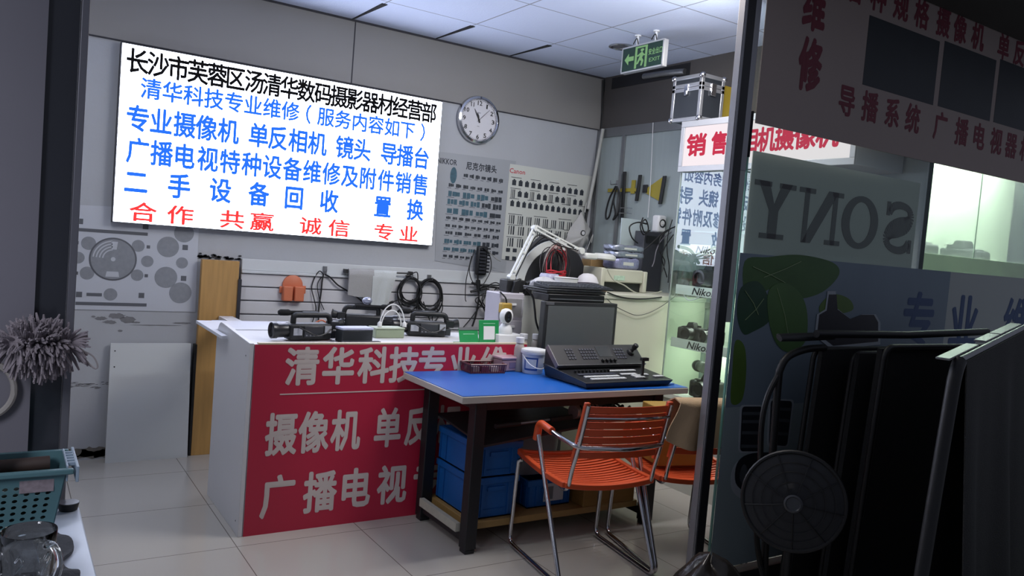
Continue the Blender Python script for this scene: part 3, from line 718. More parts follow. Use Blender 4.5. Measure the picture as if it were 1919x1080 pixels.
MB().tube(bez([(p.x, 3.87, p.z + .03), (p.x - .01, 3.87, p.z + .06), (p.x - .03, 3.9, p.z + .09)]), .005).build('cord', cable_m, t)
# ---- hanging power strip and the tangle under it
p = W(902, 490, 4.93)
t = thing('hanging_power_strip', 'black ribbed power strip hanging upright with thin cables round it', 'power strip', (p.x, 4.93, p.z))
bd = MB(); rr = random.Random(8)
bd.box(p.x - .042, p.x + .042, 4.91, 4.95, p.z - .10, p.z + .11)
bd.build('body', black_m, t, bevel=.012)
rb = MB()
for i in range(8): rb.box(p.x + .03, p.x + .062, 4.915, 4.945, p.z - .08 + i * .024, p.z - .068 + i * .024); rb.box(p.x - .03, p.x + .02, 4.898, 4.91, p.z - .085 + i * .024, p.z - .070 + i * .024)
rb.build('sockets', mat('socket_grey', '2b2d33', .4), t)
for pxs in ([(884, 480), (878, 505), (873, 530), (872, 560), (874, 565)], [(890, 468), (880, 500), (882, 520), (890, 535)], [(905, 464), (918, 480), (920, 505), (908, 530), (900, 540)], [(915, 470), (928, 484), (938, 490)]):
    MB().tube(bez([W(a, b, 4.89) for a, b in pxs], 6), .0032, 6).build('cord', mat('pale_cord', '8f8f8a', .5) if pxs[-1][0] == 938 else cable_m, t)
t = thing('cable_tangle', 'black tangled cables and clamp hanging below the power strip behind the payment stands', 'cable', (W(910, 560, 4.92).x, 4.92, W(910, 560, 4.92).z))
for pxs, r in (([(895, 515), (896, 540), (897, 560), (892, 590), (885, 612)], .007), ([(897, 560), (905, 575), (912, 590), (914, 600)], .006), ([(912, 545), (905, 565), (895, 580), (880, 600), (868, 614)], .004), ([(930, 540), (918, 560), (910, 580), (915, 600)], .005), ([(934, 548), (925, 570), (916, 590), (912, 600)], .006), ([(940, 556), (930, 575), (918, 592)], .006), ([(900, 540), (915, 535), (930, 530), (945, 540)], .004), ([(912, 550), (922, 545), (934, 552), (936, 570), (925, 585)], .004), ([(945, 560), (938, 580), (925, 592), (915, 598)], .007)):
    MB().tube(bez([W(a, b, 4.92) for a, b in pxs], 6), r, 7).build('cable', cable_m, t)
rr = random.Random(44)
for i in range(12):
    xa, xb = 915 + rr.random() * 35, 905 + rr.random() * 30
    MB().tube(bez([W(xa, 535 + rr.random() * 15, 4.90), W(xa + rr.gauss(0, 8), 560 + rr.random() * 10, 4.88), W((xa + xb) / 2 + rr.gauss(0, 6), 582, 4.88), W(xb, 598 + rr.random() * 14, 4.90)], 6), .0045, 6).build('cable', cable_m, t)
a, b = W(882, 547, 4.92), W(912, 540, 4.92)
MB().tube([a, b], .009).tube([W(884, 530, 4.92), W(905, 536, 4.92), W(935, 540, 4.92)], .007).cyl(W(896, 525, 4.92), W(897, 546, 4.92), .016).build('clamp', black_m, t)
# ================================================================== CREAM COUNTER, MONITOR AND THE CLUTTER ON TOP
cream = mat('cream_panel', 'c8c6b4', .5, var=.04, scale=2)
KY, KZ, KX0, KX1 = 3.70, 1.165, 2.69, 3.925
t = thing('cream_counter', 'tall cream panelled counter under the printer in the right corner', 'counter', (3.2, 4.05, 0))
MB().box(KX0, KX1, KY, KY + .02, 0, KZ - .03).build('front_panel', cream, t)
MB().box(KX0, KX1, KY - .006, KY + .6, KZ - .03, KZ).build('top', mat('cream_top', 'bdbcae', .4, var=.05), t, bevel=.003)
MB().box(KX0, KX0 + .02, KY + .02, KY + .6, 0, KZ - .03).build('side_panel', cream, t)
MB().box(KX0 + .001, KX0 + .13, KY - .012, KY, .0, KZ - .034).build('grey_sheet', mat('grey_sheet', '5f5d62', .4, .2, var=.15, scale=4), t)
t = thing('black_conduit', 'thin black conduit with cables running up the right corner of the back wall', 'conduit', (3.905, 4.97, 1.2))
MB().tube(bez([P(1134, 150, y=4.975), P(1130, 240, y=4.97), P(1118, 330, y=4.965), P(1100, 395, y=4.96), P(1094, 450, y=4.95)]), .011, 8).build('conduit', black_m, t)
MB().tube(bez([P(1130, 150, y=4.97), P(1126, 250, y=4.965), P(1112, 350, y=4.955), P(1097, 400, y=4.95)]), .007, 8).build('cable', cable_m, t)
t = tag(MB().tube([P(1130, 242, y=4.91), P(1116, 320, y=4.91), P(1102, 392, y=4.91)], .014, 10).build('white_pipe', mat('pvc_pipe', 'a5a5a0', .5)), 'grey white plastic pipe slanting down the right corner beside the product poster', 'pipe')
# ---- monitor
p0, p1, p2 = P(1022, 567, y=3.53), P(1158, 568, y=3.53), P(1156, 655, y=3.53)
mx0, mx1, mz1 = p0.x, p1.x, (p0.z + p1.z) / 2; mz0 = .80; TZ = .745
t = thing('monitor', 'black flat computer monitor standing behind the video switcher', 'monitor', ((mx0 + mx1) / 2, 3.55, TZ))
MB().box(mx0, mx1, 3.53, 3.575, mz0, mz1).build('housing', mat('monitor_plastic', '2c2d2f', .4), t, bevel=.004)
MB().box(mx0 + .022, mx1 - .022, 3.5285, 3.530, mz0 + .03, mz1 - .022).build('screen', mat('monitor_screen', '5c6060', .25, var=.03), t)
MB().box(mx0 + .005, mx0 + .06, 3.5275, 3.53, mz1 - .018, mz1 - .004).build('badge', steel, t)
xm = (mx0 + mx1) / 2
MB().box(xm - .04, xm + .04, 3.535, 3.57, TZ + .015, mz0 + .02).box(xm - .12, xm + .12, 3.455, 3.56, TZ + .001, TZ + .016).build('stand', black_m, t, bevel=.004)
# ---- stack of dark boxes and the keyboard on top
t = thing('black_recorder', 'flat black recorder box lying on top of the monitor', 'recorder', ((mx0 + mx1) / 2 - .04, 3.6, mz1))
MB().box(mx0 + .02, mx1 - .10, 3.532, 3.694, mz1 + .001, KZ - .002).build('body', mat('recorder_black', '121317', .4), t, bevel=.004)
MB().box(mx0 + .03, mx1 - .11, 3.529, 3.532, mz1 + .012, mz1 + .018).build('front_slot', steel, t)
t = thing('black_laptop', 'closed black laptop on the flat recorder, under the keyboard', 'laptop', ((mx0 + mx1) / 2 - .05, 3.66, KZ))
MB().box(mx0 + .015, mx1 - .09, 3.54, 3.78, KZ + .001, KZ + .014).build('base', black_m, t, bevel=.003)
MB().box(mx0 + .012, mx1 - .088, 3.538, 3.782, KZ + .015, KZ + .024).build('lid', mat('laptop_lid', '1d1f24', .35), t, bevel=.003)
kz = KZ + .025
t = thing('keyboard', 'black computer keyboard on the closed laptop above the monitor', 'keyboard', (xm, 3.62, kz), .02, room=False)
MB().hexa([(-.235, -.075, .001), (.235, -.075, .001), (.235, .075, .001), (-.235, .075, .001), (-.235, -.075, .012), (.235, -.075, .012), (.235, .075, .028), (-.235, .075, .028)]).build('body', mat('keyboard_black', '202227', .45), t, bevel=.003)
k = MB()
for i in range(21):
    for j in range(5):
        if i in (14, 17): continue
        x = -.222 + i * .0212; y = -.058 + j * .026; z = .012 + (y + .075) / .15 * .016
        k.box(x, x + .017, y, y + .021, z, z + .007)
tag(k.build('keys', mat('key_grey', '3c3f46', .5), t, bevel=.0012), kind='stuff')
# ---- printer and items on the counter top
p0, p1 = P(1128, 500, y=3.92), P(1214, 505, y=3.92); p2 = P(1128, 546, y=3.92)
t = thing('printer', 'cream dot matrix printer on the tall counter in the corner', 'printer', ((p0.x + p1.x) / 2, 4.0, KZ))
pc = mat('printer_cream', 'b9b8a8', .5, var=.04)
x0, x1, z1 = p0.x, p1.x, p0.z - .01
MB().box(x0, x0 + .03, 3.915, 4.11, KZ + .001, z1 + .005).build('side_cheek', pc, t, bevel=.006); MB().box(x1 - .03, x1, 3.915, 4.11, KZ + .001, z1 - .005).build('side_cheek', pc, t, bevel=.006)
MB().box(x0 + .03, x1 - .03, 3.925, 4.10, KZ + .06, z1).build('cover', pc, t, bevel=.008)
MB().box(x0 + .03, x1 - .03, 3.95, 4.10, KZ + .001, KZ + .06).build('paper_slot', black_m, t)
MB().box(x0 + .11, x0 + .20, 3.9225, 3.925, KZ + .075, KZ + .105).build('label_sticker', mat('sticker_green', 'a9c0ac', .5, var=.5, scale=80), t)
# white blank board propped behind
tag(MB().hexa([(3.62, 4.24, KZ + .001), (3.90, 4.24, KZ + .001), (3.90, 4.25, KZ + .001), (3.62, 4.25, KZ + .001), (3.63, 4.27, 1.66), (3.90, 4.27, 1.66), (3.90, 4.28, 1.66), (3.63, 4.28, 1.66)]).build('white_board', mat('blank_board', 'aebabd', .4)), 'blank pale board propped upright behind the printer', 'board')
# stacked silver packets
sil = mat('silver_packet', '9aa0b0', .25, .6, var=.5, scale=60, bump=.8, bscale=80)
def packet(name, label, c, size, m, rz=0, group=None, cat='packet', seed=1):
    rr = random.Random(seed); a, b, h = size
    t = thing(name, label, cat, c, rz, group, room=False)
    V = {}
    def fn(u, v):
        th = u * 2 * PI; q = (v - .5) * 2
        r = max(0.02, (1 - abs(q) ** 4)) ** .5
        k = (abs(math.cos(th)) ** 6 + abs(math.sin(th)) ** 6) ** (-1 / 6)
        return (a / 2 * k * math.cos(th) * (.86 + .14 * r), b / 2 * k * math.sin(th) * (.86 + .14 * r), h * v + .001 + .004 * math.sin(th * 7 + seed) * v)
    mb = MB().sheet(fn, 40, 8)
    bmesh.ops.remove_doubles(mb.bm, verts=mb.bm.verts, dist=.0004)
    bmesh.ops.holes_fill(mb.bm, edges=[e for e in mb.bm.edges if e.is_boundary])
    mb.build('wrap', m, t)
    MB().box(-a * .2, a * .2, -b * .505, -b * .498, h * .35, h * .65).build('label', mat('packet_label', 'b9bbb6', .5), t)
    return t
ptop = z1 + .003
packet('silver_packet', 'lowest silver packet of the stack on the cream printer', (p0.x + .24, 4.02, ptop), (.22, .15, .07), mat('packet_violet', '8f91b2', .3, .4, var=.4, scale=70, bump=.6, bscale=90), 0, 'packets stacked on the printer', seed=2)
packet('silver_packet', 'middle silver packet of the stack on the cream printer', (p0.x + .255, 4.02, ptop + .074), (.27, .15, .038), sil, .05, 'packets stacked on the printer', seed=3)
packet('silver_packet', 'topmost silver packet of the stack on the cream printer', (p0.x + .25, 4.02, ptop + .115), (.26, .15, .038), sil, -.04, 'packets stacked on the printer', seed=4)
packet('wrapped_parcel', 'grey plastic wrapped parcel at the right of the printer by the glass case', (3.84, 3.83, KZ), (.14, .16, .16), mat('grey_wrap', '5d615f', .25, var=.5, scale=30, bump=1, bscale=40), 0, None, 'parcel', 7)
# computer box with a small speaker
t = thing('computer_tower', 'dark grey computer box lying behind the printer with cables over it', 'computer', (3.80, 4.16, KZ))
MB().box(3.72, 3.91, 4.125, 4.225, KZ + .001, 1.58).build('case', mat('case_grey', '33343b', .45), t, bevel=.006)
MB().box(3.74, 3.88, 4.120, 4.125, 1.50, 1.55).build('front_plate', black_m, t)
t = thing('small_speaker', 'small white speaker with a black cone on the dark computer box', 'speaker', (3.88, 4.16, 1.58))
MB().box(3.845, 3.92, 4.13, 4.20, 1.581, 1.70).build('cabinet', white_p, t, bevel=.012)
MB().lathe([(.028, 0), (.03, .004), (.02, .001), (.012, -.002), (.001, .004)], (3.882, 4.131, 1.645), 24, (0, -1, 0)).build('cone', black_m, t)
MB().lathe([(.012, .003), (.012, .006), (.001, .009)], (3.884, 4.131, 1.645), 18, (0, -1, 0)).build('dust_cap', white_p, t)
rr = random.Random(21)
g = 'black cables piled on the computer box'
for i, (lb, pts) in enumerate((('thick black cable looping left from the speaker over the blank board', [(1212, 420), (1195, 417), (1180, 425), (1184, 445), (1195, 456)]),
        ('black cable coil standing left of the small speaker', [(1205, 408), (1200, 425), (1206, 440), (1215, 430), (1210, 412), (1203, 420), (1208, 436), (1218, 432)]),
        ('black cable falling along the glass case edge', [(1265, 425), (1245, 435), (1228, 450), (1215, 462), (1205, 470)]),
        ('grey cable dropping beside the parcel', [(1258, 435), (1240, 450), (1230, 470), (1226, 490), (1222, 500)]),
        ('black cable bundle behind the parcel', [(1262, 440), (1248, 460), (1240, 480), (1244, 500), (1250, 520)]),
        ('black wire hanging nearest the glass case', [(1260, 412), (1252, 440), (1250, 470), (1254, 500), (1252, 530)]),
        ('second black wire in the tangle by the glass case', [(1256, 430), (1238, 445), (1236, 470), (1246, 490), (1240, 510)]))):
    messy('loose_cable', lb, pts, dict(y=4.08 - .01 * i), .005 if i < 3 else .0038, cable_m if i != 3 else mat('grey_cable', '6b6770', .5), group=g)
# cables along the counter top and the drooping wire
messy('counter_cable', 'long wire drooping across the cream counter front to the glass case', [(1137, 560), (1150, 572), (1170, 583), (1192, 591), (1215, 587), (1240, 574), (1262, 558), (1275, 546)], dict(y=3.685), .0025, mat('grey_wire', '5a5a55', .5))
messy('counter_cable', 'dark cable lying along the top edge of the cream counter', [(1138, 548), (1160, 556), (1185, 560), (1215, 560), (1240, 557)], dict(y=3.69), .004)
messy('counter_cable', 'pale cable running past the foot of the printer', [(1138, 505), (1150, 525), (1170, 535), (1190, 548), (1215, 552), (1240, 546)], dict(y=3.86), .004, mat('pale_cable', 'a9a99a', .5))
messy('counter_cable', 'black cable beside the drawer unit dropping to the table', [(985, 540), (998, 556), (1002, 580), (1005, 605), (1015, 632)], dict(y=3.66), .006)
# ---- hat, tote, bags, cardboard
p = P(1102, 514, y=3.95)
t = thing('baseball_cap', 'white cap with a dark brim left of the printer', 'cap', (p.x, 3.95, KZ))
hb = P(1108, 535, y=3.95).z
MB().lathe([(.001, .075), (.03, .072), (.055, .055), (.07, .025), (.074, 0), (.07, -.002)], (p.x, 3.95, hb), 26).build('crown', mat('cap_white', 'c5c3c8', .8), t)
MB().sheet(lambda u, v: (p.x - .02 + (.06 + .05 * v) * math.cos(PI + u * PI), 3.95 + (.06 + .05 * v) * math.sin(PI + u * PI), hb + .012 - .02 * v * v + .006 * math.sin(u * PI)), 16, 5, .004).build('brim', mat('cap_brim', '35313a', .8), t)
boxthing('cardboard_box', 'brown cardboard box under the white cap', 'box', (p.x - .0, 3.95, KZ), (.20, .16, hb - KZ - .004), mat('cardboard', '80664a', .8, var=.12, scale=12), 0)
boxthing('cardboard_carton', 'worn brown carton standing behind the lamp head', 'carton', (P(1114, 500, y=4.2).x, 4.2, KZ), (.15, .10, .20), mat('carton_brown', '7d6440', .8, var=.3, scale=20), .05)
pb = mat('plastic_bag', 'b9b9be', .3, var=.12, scale=20, bump=.8, bscale=30)
def bag(name, label, c, size, m, rz, seed, cat='bag', group=None):
    rr = random.Random(seed); a, b, h = size
    ph = [rr.random() * 6 for _ in range(6)]
    def fn(u, v):
        th = u * 2 * PI; r = math.sin(PI * min(.999, .06 + .94 * v)) ** .55 if v > .5 else (.88 + .12 * math.sin(PI * v))
        w_ = 1 + .10 * math.sin(th * 5 + ph[0] + v * 4) + .06 * math.sin(th * 9 + ph[1] - v * 7)
        return (a / 2 * r * w_ * math.cos(th), b / 2 * r * w_ * math.sin(th), .001 + h * v * (1 + .08 * math.sin(th * 3 + ph[2])))
    mb = MB().sheet(fn, 40, 14); bmesh.ops.remove_doubles(mb.bm, verts=mb.bm.verts, dist=.0005)
    bmesh.ops.holes_fill(mb.bm, edges=[e for e in mb.bm.edges if e.is_boundary])
    o = mb.build(name, m, angle=60); o.location = c; o.rotation_euler = (0, 0, rz)
    return tag(o, label, cat, group)
p = P(1010, 545, y=3.86); bag('plastic_bag', 'crumpled white plastic bag on the counter behind the keyboard end', (p.x + .03, 3.86, KZ), (.17, .14, .07), pb, .1, 1)
p = P(1063, 545, y=3.86)
t = thing('white_tub', 'white plastic tub with a bag in it between the cap and the crumpled bag', 'tub', (p.x, 3.88, KZ), 0, room=False)
MB().lathe([(.001, .001), (.06, .001), (.075, .075), (.078, .076), (.073, .077), (.058, .006), (.001, .006)], (0, 0, 0), 22).build('tub', white_p, t)
packet('white_envelope', 'violet white packet leaning by the tub behind the keyboard', (P(1040, 545, y=3.93).x, 4.0, KZ), (.10, .10, .085), mat('packet_pale', 'aaa9c0', .4, var=.15), .2, None, 'packet', 9)
# ---- tote bag hanging on the corner
A = [P(1096, 398, y=4.90), P(1070, 440, y=4.9), P(1066, 462, y=4.9), P(1092, 472, y=4.9), P(1108, 455, y=4.9), P(1112, 430, y=4.9)]
t = thing('tote_bag', 'pale cloth tote bag with a round black badge in the back corner', 'bag', (A[0].x, 4.93, A[0].z))
cxx = sum(q.x for q in A) / 6; czz = sum(q.z for q in A) / 6
def fn(u, v):
    k = u * 6; i = int(k) % 6; f = k - int(k); q = A[i].lerp(A[(i + 1) % 6], f); c = Vector((cxx, 4.9, czz))
    b = c.lerp(q, v); b.y = 4.95 - .075 * (1 - v * v) - .006 * math.sin(u * 40) * v; return b
MB().sheet(fn, 48, 8, .004).build('bag_body', mat('tote_cloth', 'b3b2b0', .9, bump=.3, bscale=120), t)
MB().lathe([(.022, 0), (.022, .003)], (P(1093, 437, y=4.87).x, 4.874, P(1093, 437, y=4.87).z), 22, (0, -1, 0)).build('badge_ring', black_m, t)
MB().lathe([(.015, .003), (.015, .005), (.006, .005), (.006, .007)], (P(1093, 437, y=4.87).x, 4.874, P(1093, 437, y=4.87).z), 22, (0, -1, 0)).build('badge', white_p, t)
MB().tube(bez([A[0], P(1100, 380, y=4.95), P(1104, 396, y=4.93)]), .004).tube(bez([A[4], P(1111, 440, y=4.9), P(1100, 468, y=4.88)]), .0025).build('strap', mat('tote_strap', 'c0c0bc', .9), t)
# ---- bag with a curved black panel, and the red and white wire coil before it
arc = mat('bag_black', '1d1e22', .6); arw = mat('bag_white', 'b9bbb9', .5)
bx, bz = P(1022, 520, y=4.15).x, KZ
t = thing('carry_case', 'black carry case with a curved white front flap behind the wire coil', 'case', (bx + .05, 4.15, KZ))
def arcpl(r0, r1, a0, a1, n=18, sx=1.0, sz=1.0):
    return [(r1 * sx * math.cos(a0 + (a1 - a0) * i / n), r1 * sz * math.sin(a0 + (a1 - a0) * i / n)) for i in range(n + 1)] + [(r0 * sx * math.cos(a1 + (a0 - a1) * i / n), r0 * sz * math.sin(a1 + (a0 - a1) * i / n)) for i in range(n + 1)]
MB().prism([(.28 * math.cos(a), .31 * math.sin(a)) for a in [PI * i / 24 for i in range(25)]], (bx + .08, 4.17, bz + .001), X, Z, .10, n=(0, 1, 0)).build('body', arc, t, bevel=.02)
MB().prism(arcpl(.24, .30, PI * .42, PI * .99), (bx + .09, 4.162, bz + .001), X, Z, .012, n=(0, 1, 0)).build('white_flap', arw, t, bevel=.004)
MB().tube(bez([(bx - .16, 4.14, bz + .22), (bx - .06, 4.14, bz + .31), (bx + .06, 4.14, bz + .33)]), .012).build('handle', arc, t)
cx_, cz_ = P(1038, 490, y=4.09).x, P(1038, 492, y=4.02).z
t = thing('wire_coil', 'upright coil of red, white and dark wires in front of the black carry case', 'wire', (cx_, 4.07, KZ))
rr = random.Random(31)
cols = [mat('red_wire', 'b02b36', .5), mat('white_wire', 'b9aea6', .5), mat('dark_wire', '2a2224', .5), mat('pink_wire', '9a6a68', .5)]
for i in range(18):
    a = .055 + .025 * rr.random(); b = .11 + .03 * rr.random(); o = Vector((cx_ + rr.gauss(0, .012), 4.07 + rr.gauss(0, .012), KZ + .002 + b + .004))
    MB().tube([o + Vector((a * math.cos(q), .015 * math.sin(q * 2 + i), b * math.sin(q))) for q in [k * PI / 12 for k in range(24)]], .003, 6, loop=True).build('wire_loop', cols[[2, 1, 3, 2, 0, 2][i % 6]], t)
for z in (.05, .075, .10):
    MB().tube([(cx_ + .075 * math.cos(q), 4.07 - .03 * abs(math.sin(q)) - .01, KZ + z + .008 * math.sin(q * 2)) for q in [k * PI / 10 for k in range(20)]], .005, 6, loop=True).build('red_tie', cols[0], t)
# ---- white swing-arm lamp
la = mat('lamp_white', 'c6c8c4', .4)
b0, e1, e2, hd = P(958, 520, y=4.0), P(1003, 428, y=4.0), P(1088, 470, y=3.96), P(1105, 478, y=3.96)
t = thing('swing_arm_lamp', 'white swing arm desk lamp bent over the clutter on the counter', 'lamp', (b0.x, 4.0, b0.z))
def twin(a, b, par, nm):
    d = (b - a).normalized(); s = Vector((-d.z, 0, d.x)) * .011
    m = MB()
    for q in (s, -s): m.cbox((a + b) / 2 + q, (.009, .016, (b - a).length), (0, math.atan2(b.x - a.x, b.z - a.z), 0))
    for k in (.12, .5, .9): m.cyl(a.lerp(b, k) + Vector((0, -.012, 0)), a.lerp(b, k) + Vector((0, .012, 0)), .008, n=10)
    return m.build(nm, la, par)
twin(b0, e1, t, 'lower_arm'); twin(e1, e2, t, 'upper_arm')
j = MB()
for q in (b0, e1, e2): j.cyl(q + Vector((0, -.02, 0)), q + Vector((0, .02, 0)), .02, n=16)
j.build('joint', la, t)
MB().box(hd.x - .05, hd.x + .05, 3.93, 3.99, hd.z - .028, hd.z + .012).build('neck', la, t, bevel=.012)
MB().lathe([(.001, .022), (.055, .02), (.078, .006), (.08, -.012), (.07, -.02), (.001, -.02)], (hd.x + .115, 3.96, hd.z - .005), 30, (.03, 0, 1)).build('head', la, t)
MB().tube(bez([e2, e2.lerp(e1, .5) + Vector((0, -.015, -.035)), e1 + Vector((.02, -.01, -.04)), b0.lerp(e1, .5) + Vector((.03, 0, 0)), b0 + Vector((.03, 0, .0))]), .004).build('cord', cable_m, t)
cl_ = MB().box(b0.x - .05, b0.x + .075, 3.96, 4.05, 1.132, b0.z - .012)
cl_.cyl(b0 + Vector((0, 0, -.02)), b0 + Vector((0, 0, .01)), .012); cl_.build('clamp', black_m, t, bevel=.006)
t = thing('black_bracket', 'pair of black brackets at the foot of the swing arm lamp', 'bracket', (b0.x + .05, 3.9, b0.z))
for dx in (-.03, .06):
    MB().hexa([(b0.x + dx, 3.93, b0.z - .1), (b0.x + dx + .05, 3.93, b0.z - .1), (b0.x + dx + .05, 3.955, b0.z - .1), (b0.x + dx, 3.955, b0.z - .1), (b0.x + dx + .015, 3.93, b0.z - .02), (b0.x + dx + .06, 3.93, b0.z), (b0.x + dx + .06, 3.955, b0.z), (b0.x + dx + .015, 3.955, b0.z - .02)]).build('plate', black_m, t, bevel=.003)
# ================================================================== BLUE TABLE
TX0, TX1, TY0, TY1 = 1.705, 3.062, 2.948, 3.555
dark_st = mat('black_steel', '1c1c20', .45, .2, var=.15)
t = thing('work_table', 'work table with a pale edged top, black steel legs and a low wooden shelf', 'table', (2.38, 3.25, 0))
MB().box(TX0, TX1, TY0, TY1, TZ - .034, TZ - .003).build('tabletop', mat('table_edge', 'b9b5ae', .45, var=.05), t, bevel=.003)
LX0, LX1, LY0, LY1 = 1.845, 2.925, 3.045, 3.50
for x in (LX0, LX1):
    for y in (LY0, LY1):
        MB().box(x - .03, x + .03, y - .03, y + .03, .02, TZ - .034).box(x - .026, x + .026, y - .026, y + .026, 0, .02).build('leg', dark_st, t, bevel=.004)
for y in (LY0, LY1): MB().box(LX0, LX1, y - .02, y + .02, TZ - .085, TZ - .034).build('long_rail', dark_st, t)
for x in (LX0, LX1):
    MB().box(x - .02, x + .02, LY0, LY1, TZ - .085, TZ - .034).build('short_rail', dark_st, t)
    MB().box(x - .02, x + .02, LY0, LY1, .045, .085).build('lower_rail', dark_st, t)
MB().box(LX0 + .03, LX1 - .03, LY0 + .035, LY1 + .02, .086, .118).build('lower_shelf', mat('shelf_pine', '9a7c4a', .5, var=.2, scale=4, stretch=(1, 9, 9)), t, bevel=.002)
MB().box(LX0 - .045, LX0 - .021, LY0 + .04, LY1 - .04, .086, .125).build('foam_strip', mat('pale_foam', 'a9a79a', .7, var=.15, scale=30), t)
MB().hexa([(LX0 + .04, LY0 - .01, .485), (2.62, LY0 + .06, .535), (2.62, LY1, .545), (LX0 + .04, LY1, .53), (LX0 + .04, LY0 - .01, .495), (2.62, LY0 + .06, .545), (2.62, LY1, .555), (LX0 + .04, LY1, .54)]).build('under_shelf', mat('dark_shelf', '242428', .5), t)
tag(MB().box(TX0 + .004, TX1 - .004, TY0 + .004, TY1 - .004, TZ - .0028, TZ).build('table_mat', mat('blue_mat', '1a5bb0', .38, var=.06, scale=2)), 'bright blue rubber mat covering the table top', 'mat')
# crates on the shelf
cb = mat('crate_blue', '10559a', .45, var=.06)
def crate(name, label, x0, x1, y0, y1, z0, h, group='blue plastic crates under the table'):
    t = thing(name, label, 'crate', ((x0 + x1) / 2, (y0 + y1) / 2, z0), 0, group)
    z0 += .001; z1 = z0 + h; w_ = .006
    MB().box(x0, x1, y0, y0 + w_, z0, z1).box(x0, x1, y1 - w_, y1, z0, z1).box(x0, x0 + w_, y0 + w_, y1 - w_, z0, z1).box(x1 - w_, x1, y0 + w_, y1 - w_, z0, z1).box(x0, x1, y0, y1, z0, z0 + w_).build('shell', cb, t)
    e = .008; m = MB()
    m.box(x0 - e, x1 + e, y0 - e, y0, z1 - .03, z1).box(x0 - e, x1 + e, y1, y1 + e, z1 - .03, z1).box(x0 - e, x0, y0, y1, z1 - .03, z1).box(x1, x1 + e, y0, y1, z1 - .03, z1)
    m.build('rim', cb, t, bevel=.002)
    m = MB()
    for k in (.04, .2, .8, .96):
        xx = x0 + (x1 - x0) * k; m.box(xx - .006, xx + .006, y0 - .006, y0, z0 + .01, z1 - .03)
        yy = y0 + (y1 - y0) * k; m.box(x0 - .006, x0, yy - .006, yy + .006, z0 + .01, z1 - .03)
    m.box(x0 + (x1 - x0) * .2, x0 + (x1 - x0) * .8, y0 - .004, y0, z0 + h * .2, z0 + h * .22)
    m.build('ribs', cb, t)
    MB().box(x0 + (x1 - x0) * .3, x0 + (x1 - x0) * .7, y0 - .0075, y0, z1 - .065, z1 - .045).build('handle_grip', cb, t)
    return t
SZ = .118
crate('blue_crate', 'lower blue crate of the stack at the left end under the table', 1.90, 2.14, 3.115, 3.48, SZ, .195)
crate('blue_crate', 'upper blue crate of the stack at the left end under the table', 1.90, 2.145, 3.115, 3.48, SZ + .197, .165)
c3 = crate('blue_crate', 'low blue crate with a white label, under the middle of the table', 2.24, 2.50, 3.16, 3.47, SZ, .14)
lb = MB().box(2.33, 2.45, 3.148, 3.152, SZ + .03, SZ + .12).build('label', mat('crate_label', 'b0b4ba', .6, var=.1), c3)
m = MB().box(2.335, 2.385, 3.1468, 3.148, SZ + .04, SZ + .105)
m.build('label_patch', mat('label_ink', '6a6c72', .6), lb)
t = thing('clear_storage_bag', 'clear grey plastic sack standing behind the low blue crate', 'bag', (2.36, 3.38, SZ + .142))
def fn(u, v):
    th = u * 2 * PI; k = (abs(math.cos(th)) ** 4 + abs(math.sin(th)) ** 4) ** -.25
    return (2.36 + .14 * k * math.cos(th) * (1 - .1 * v) + .006 * math.sin(th * 8 + v * 9), 3.34 + .10 * k * math.sin(th) * (1 - .1 * v), SZ + .143 + .22 * v)
MB().sheet(fn, 40, 8, .002).build('sack', mat('milky_sack', '85868a', .3, var=.15, scale=12, alpha=.8), t)
MB().tube(bez([(2.27, 3.25, SZ + .36), (2.36, 3.235, SZ + .375), (2.45, 3.25, SZ + .365)]), .006).build('red_tie', mat('pink_strap', 'a02a4a', .6), t)
boxthing('wooden_box', 'low yellow wooden box at the right end of the lower shelf', 'box', (2.70, 3.20, SZ), (.34, .24, .13), mat('box_wood', '8f6c34', .6, var=.2, scale=6, stretch=(1, 8, 8)), 0)
# lens and rod lying on the under-shelf
t = thing('camera_lens', 'silver ribbed camera lens lying under the table top', 'lens', (2.56, 3.2, .55))
d = Vector((1, .15, 0)).normalized(); o = Vector((2.47, 3.15, .598))
MB().lathe([(.001, 0), (.036, 0), (.04, .01), (.04, .05), (.036, .055), (.036, .1), (.043, .11), (.043, .15), (.03, .152)], o, 24, d).build('barrel', mat('lens_silver', '9a9a98', .3, .6, var=.3, scale=40), t)
m = MB()
for k in (.02, .045, .065, .09, .12): m.lathe([(.0415, k), (.045, k + .003), (.045, k + .009), (.0415, k + .012)], o, 24, d)
m.build('rings', black_m, t)
t = thing('monopod', 'thin black and silver rod lying on the shelf under the table top', 'rod', (2.2, 3.12, .53))
MB().tube([(1.98, 3.10, .562), (2.12, 3.105, .567)], .012).tube([(2.3, 3.11, .574), (2.44, 3.12, .58)], .013).build('grip', black_m, t)
MB().tube([(2.1, 3.105, .566), (2.34, 3.115, .576)], .007).build('rod', steel, t)
t = thing('cable_heap', 'small heap of black cable at the right end under the table top', 'cable', (2.75, 3.2, .55)); rr = random.Random(3)
for i in range(5):
    o = Vector((2.74 + rr.gauss(0, .02), 3.14 + rr.gauss(0, .02), .60))
    MB().tube([o + Vector((.055 * math.cos(q + i), .04 * math.sin(q + i), .018 * math.sin(2 * q + i))) for q in [k * PI / 9 for k in range(18)]], .006, 6, loop=True).build('loop', cable_m, t)
MB().box(2.62, 2.86, 3.06, 3.28, .555, .575).build('tray', dark_st, t)
